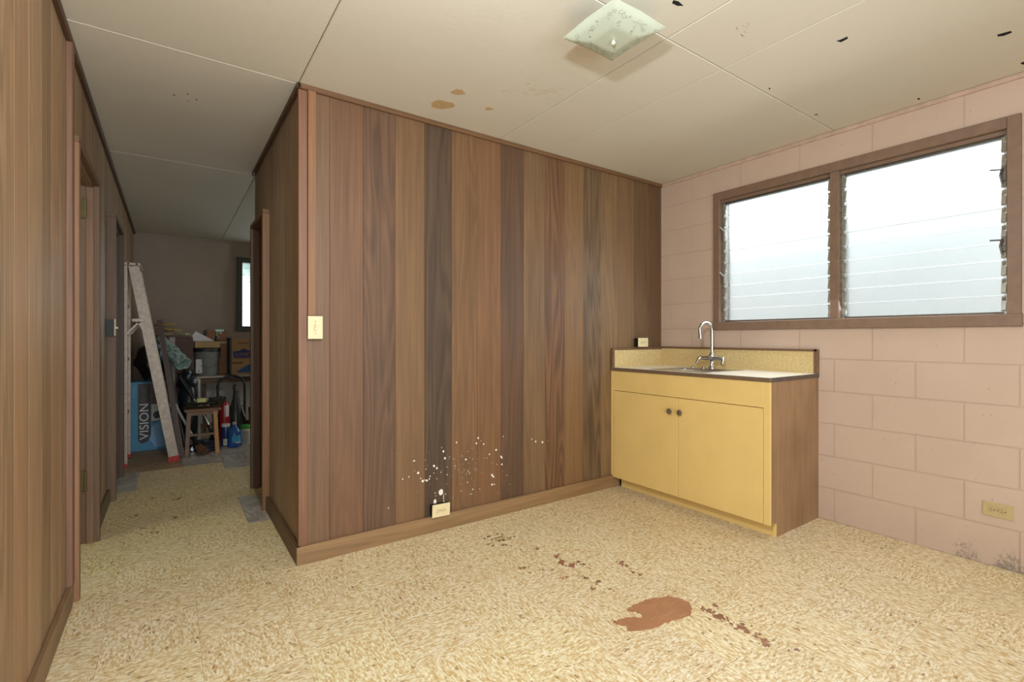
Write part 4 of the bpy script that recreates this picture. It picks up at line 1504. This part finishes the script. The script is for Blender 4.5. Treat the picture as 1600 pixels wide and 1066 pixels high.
# wooden stool with cloth and sponge
st = thing('wooden_stool', 'small wooden stool with honey coloured legs in the far room', 'stool', (.28, 5.78, 0))
HONEY = mat('honey_pine', S(186, 128, 62), .5, .15, 25)
DHON = mat('darker_pine', S(116, 80, 46), .5, .15, 25)
part('seat', box(.115, .425, 5.66, 5.93, .425, .452, .006, 2), DHON, st)
part('apron', box(.14, .40, 5.675, 5.69, .39, .425), DHON, st)
for x, y, dx, dy, m_ in ((.372, 5.69, .018, -.03, HONEY), (.155, 5.69, -.02, -.03, DHON), (.372, 5.90, .018, .03, DHON), (.155, 5.90, -.02, .03, DHON)):
    part('leg', bar((x + dx, y + dy, 0), (x, y, .425), .034, .034), m_, st)
for a, b in (((.145, 5.675, .20), (.38, 5.675, .20)), ((.145, 5.915, .16), (.38, 5.915, .16)), ((.15, 5.68, .15), (.15, 5.91, .15)), ((.378, 5.68, .15), (.378, 5.91, .15))):
    part('stretcher', bar(a, b, .022, .016, (0, 0, 1) if a[1] != b[1] else (0, 1, 0)), DHON, st)
tag(obj('work_cloth', add(lump((.25, 5.80, .493), (.13, .11, .016), .5, 5, 31), lump((.39, 5.81, .506), (.075, .07, .045), .6, 5, 37)), mat('dark_olive_cloth', S(56, 50, 34), .9), None, True), 'dark crumpled cloth heaped on the stool seat', 'cloth')
tag(obj('sponge', box(.218, .298, 5.69, 5.75, .512, .55, .004), mat('yellow_foam', S(206, 204, 130), .9, .08, 60, .3)), 'pale yellow sponge on the cloth over the stool', 'sponge')

# brooms and wands leaning
br = thing('broom', 'broom with white handle and brown bristles leaning by the stool', 'broom', (.25, 5.62, 0))
hA, hB = at(268, 622, 5.98), at(301, 682, 5.72)
part('handle', tube([hA, hB], .0125, 10), mat('pale_handle', S(176, 178, 172), .4), br, True)
hC = at(309, 696, 5.68)
part('ferrule', tube([hB, hC], [.016, .028], 12), M_BT, br, True)
hD = at(320, 712, 5.66)
hD.z = .012
brs = bmesh.new()
r3 = random.Random(8)
dv = (hD - hC)
for k in range(60):
    o1 = Vector((r3.uniform(-.028, .028), r3.uniform(-.02, .02), r3.uniform(-.012, .012)))
    o2 = o1 * 1.5
    tip = hC + dv * r3.uniform(.9, 1.02) + o2
    tip.z = max(tip.z, .004)
    add(brs, tube([hC + o1 * .8, (hC + hD) / 2 + o1 * 1.3, tip], [.005, .005, .003], 5))
o = part('bristles', brs, mat('brown_bristle', S(96, 64, 40), .8, .3, 60), br)
o['kind'] = 'stuff'
wd = thing('vacuum_wand', 'shiny chrome wand leaning past the stool', 'wand', (.2, 6.0, 0))
wA, wB, wC, wD = at(280, 588, 6.16), at(303, 624, 6.09), at(326, 664, 6.01), at(337, 690, 6.0)
wD.z = .03
part('chrome_tube', tube([wB, wC], .0125, 12), M_CHROME, wd, True)
part('hose', tube([wA, wB], .018, 10), M_BT, wd, True)
part('nozzle', add(tube([wC, wD], [.014, .02], 10), box(wD.x - .04, wD.x + .04, wD.y - .03, wD.y + .03, .002, .035, .006)), M_BT, wd)
po = thing('dark_pole', 'dark pole leaning behind the broom handle', 'pole', (.1, 6.0, 0))
pA, pB = at(262, 560, 6.12), at(291, 700, 5.8)
pB.z = .012
part('shaft', tube([pA, pB], .012, 10), mat('black_pole', S(30, 28, 27), .4), po, True)
part('grip', tube([pA, pA.lerp(pB, .15)], .017, 10), M_BT, po, True)
cs = bmesh.new()
cp = []
for k in range(64):
    a = k * .42
    r4 = .10 + .012 * math.sin(k * .9)
    cp.append((.31 + r4 * math.cos(a), 5.80 + .09 * math.sin(a), .018 + .0016 * k))
tag(obj('coiled_hose', tube(cp, .013, 8), mat('navy_hose', S(34, 36, 46), .4), None, True), 'dark coiled hose lying under the stool', 'hose')
M_CAST = mat('dull_chrome', (.5, .5, .5), .3, metal=.9)
cr = thing('caster_frame', 'little chromed caster frame on the floor behind the leaning board', 'caster frame', (.15, 5.86, 0))
part('bar', tube([(.125, 5.86, .06), (.20, 5.88, .06)], .01, 8), M_BT, cr, True)
for x, y in ((.125, 5.86), (.2, 5.88)):
    obj('wheel', lathe([(.006, -.012), (.026, -.012), (.03, 0), (.026, .012), (.006, .012)], 14, (0, 0, 0)), M_CAST, cr, True).matrix_local = Matrix.Translation((x - .15, y - 5.86, .03)) @ Matrix.Rotation(PI / 2, 4, 'X')
    part('fork', tube([(x, y, .03), (x, y, .14)], .007, 8), M_CAST, cr, True)

# cleaning supplies on the floor
jg = thing('cleaner_jug', 'blue jug with small white cap and cyan label on the floor', 'jug', (.560, 5.90, 0))
M_JUG = mat('blue_liquid_plastic', S(48, 92, 158), .25, .08, 10)
part('jug_body', lathe([(.056, 0), (.062, .006), (.064, .05), (.062, .14), (.056, .17), (.035, .20), (.022, .218), (.017, .235), (.0, .235)], 26, (.560, 5.90, 0)), M_JUG, jg, True)
part('cap', lathe([(.018, .235), (.019, .238), (.018, .262), (.0, .263)], 16, (.560, 5.90, 0)), M_PALEPRINT, jg, True)


def wrap_label(name, c, r, z0, z1, a0, a1, m, root):
    b = bmesh.new()
    q = []
    for k in range(9):
        a = a0 + (a1 - a0) * k / 8
        q.append((b.verts.new((c[0] + r * math.cos(a), c[1] + r * math.sin(a), z0)), b.verts.new((c[0] + r * math.cos(a), c[1] + r * math.sin(a), z1))))
    for a, b2 in zip(q, q[1:]):
        b.faces.new((a[0], b2[0], b2[1], a[1]))
    return part(name, b, m, root)


wrap_label('label', (.560, 5.90), .0652, .055, .125, -2.0, -.6, mat('cyan_label', S(66, 164, 206), .4), jg)
wrap_label('label_stripe', (.560, 5.90), .0655, .045, .058, -1.5, -.6, M_PALEPRINT, jg)
b1 = thing('cleaner_bottle', 'dark blue bottle with wide white cap left of the blue jug', 'bottle', (.490, 6.005, 0))
part('bottle_body', lathe([(.038, 0), (.041, .005), (.041, .17), (.038, .195), (.034, .205), (.0, .205)], 22, (.490, 6.005, 0)), mat('navy_bottle', S(40, 60, 102), .3), b1, True)
part('cap', lathe([(.04, .205), (.041, .208), (.040, .235), (.0, .236)], 18, (.490, 6.005, 0)), M_PALEPRINT, b1, True)
wrap_label('label', (.490, 6.005), .0416, .01, .08, -2.3, -1.0, mat('cream_label', S(206, 196, 176), .5), b1)
w1 = thing('wipes_canister', 'white canister with bright green lid next to the blue jug', 'canister', (.676, 5.98, 0))
part('canister_body', lathe([(.048, 0), (.051, .004), (.051, .165), (.049, .17), (.0, .17)], 24, (.676, 5.98, 0)), mat('white_canister', S(222, 218, 204), .4, .03), w1, True)
part('lid', lathe([(.052, .170), (.053, .174), (.052, .200), (.048, .207), (.0, .207)], 24, (.676, 5.98, 0)), mat('green_lid', S(70, 176, 60), .4), w1, True)
wrap_label('label', (.676, 5.98), .0516, .02, .15, -2.2, -1.1, mat('pale_grey_label', S(176, 180, 166), .5, .25, 60), w1)

# light switch on the hall wall beside the second doorway
sw2 = switch('light_switch', 'pale switch on a dark box beside the second hall doorway', Matrix.Translation((-.309, 4.385, 1.222)) @ Matrix.Rotation(PI / 2, 4, 'Z'), deep=.05, box_w=.055)
tg = box(-.005, .005, -.014, .001, -.006, .006, .0015)
bmesh.ops.transform(tg, matrix=Matrix.Rotation(.35, 4, 'X'), verts=tg.verts[:])
obj('toggle', tg, M_IVORY, sw2)

# tree seen through the far window
M_LEAF = mat('green_leaf', S(70, 150, 110), .5, .25, 6)
tr_ = thing('garden_tree', 'green tree crown outside the far window', 'tree', (1.35, 9.8, -.4))
part('trunk', tube([(1.35, 9.8, -.4), (1.37, 9.8, 1.2), (1.33, 9.82, 2.4), (1.3, 9.8, 3.0)], [.09, .075, .06, .03], 10), mat('grey_bark', S(110, 96, 78), .9, .2, 20, .3), tr_, True)
lv = bmesh.new()
r5 = random.Random(9)
for k in range(1100):
    d = Vector((r5.gauss(0, 1), r5.gauss(0, 1), r5.gauss(0, 1))).normalized() * r5.uniform(.3, 1)
    c = Vector((1.3 + d.x * .75, 9.8 + d.y * .6, 2.78 + d.z * .66))
    a_ = Vector((r5.gauss(0, 1), r5.gauss(0, 1), r5.gauss(0, 1))).normalized()
    b_ = a_.orthogonal().normalized()
    L_ = r5.uniform(.08, .13)
    lv.faces.new([lv.verts.new(c + a_ * L_), lv.verts.new(c + b_ * L_ * .45), lv.verts.new(c - a_ * L_), lv.verts.new(c - b_ * L_ * .45)])
o = part('foliage', lv, M_LEAF, tr_)
o['kind'] = 'stuff'
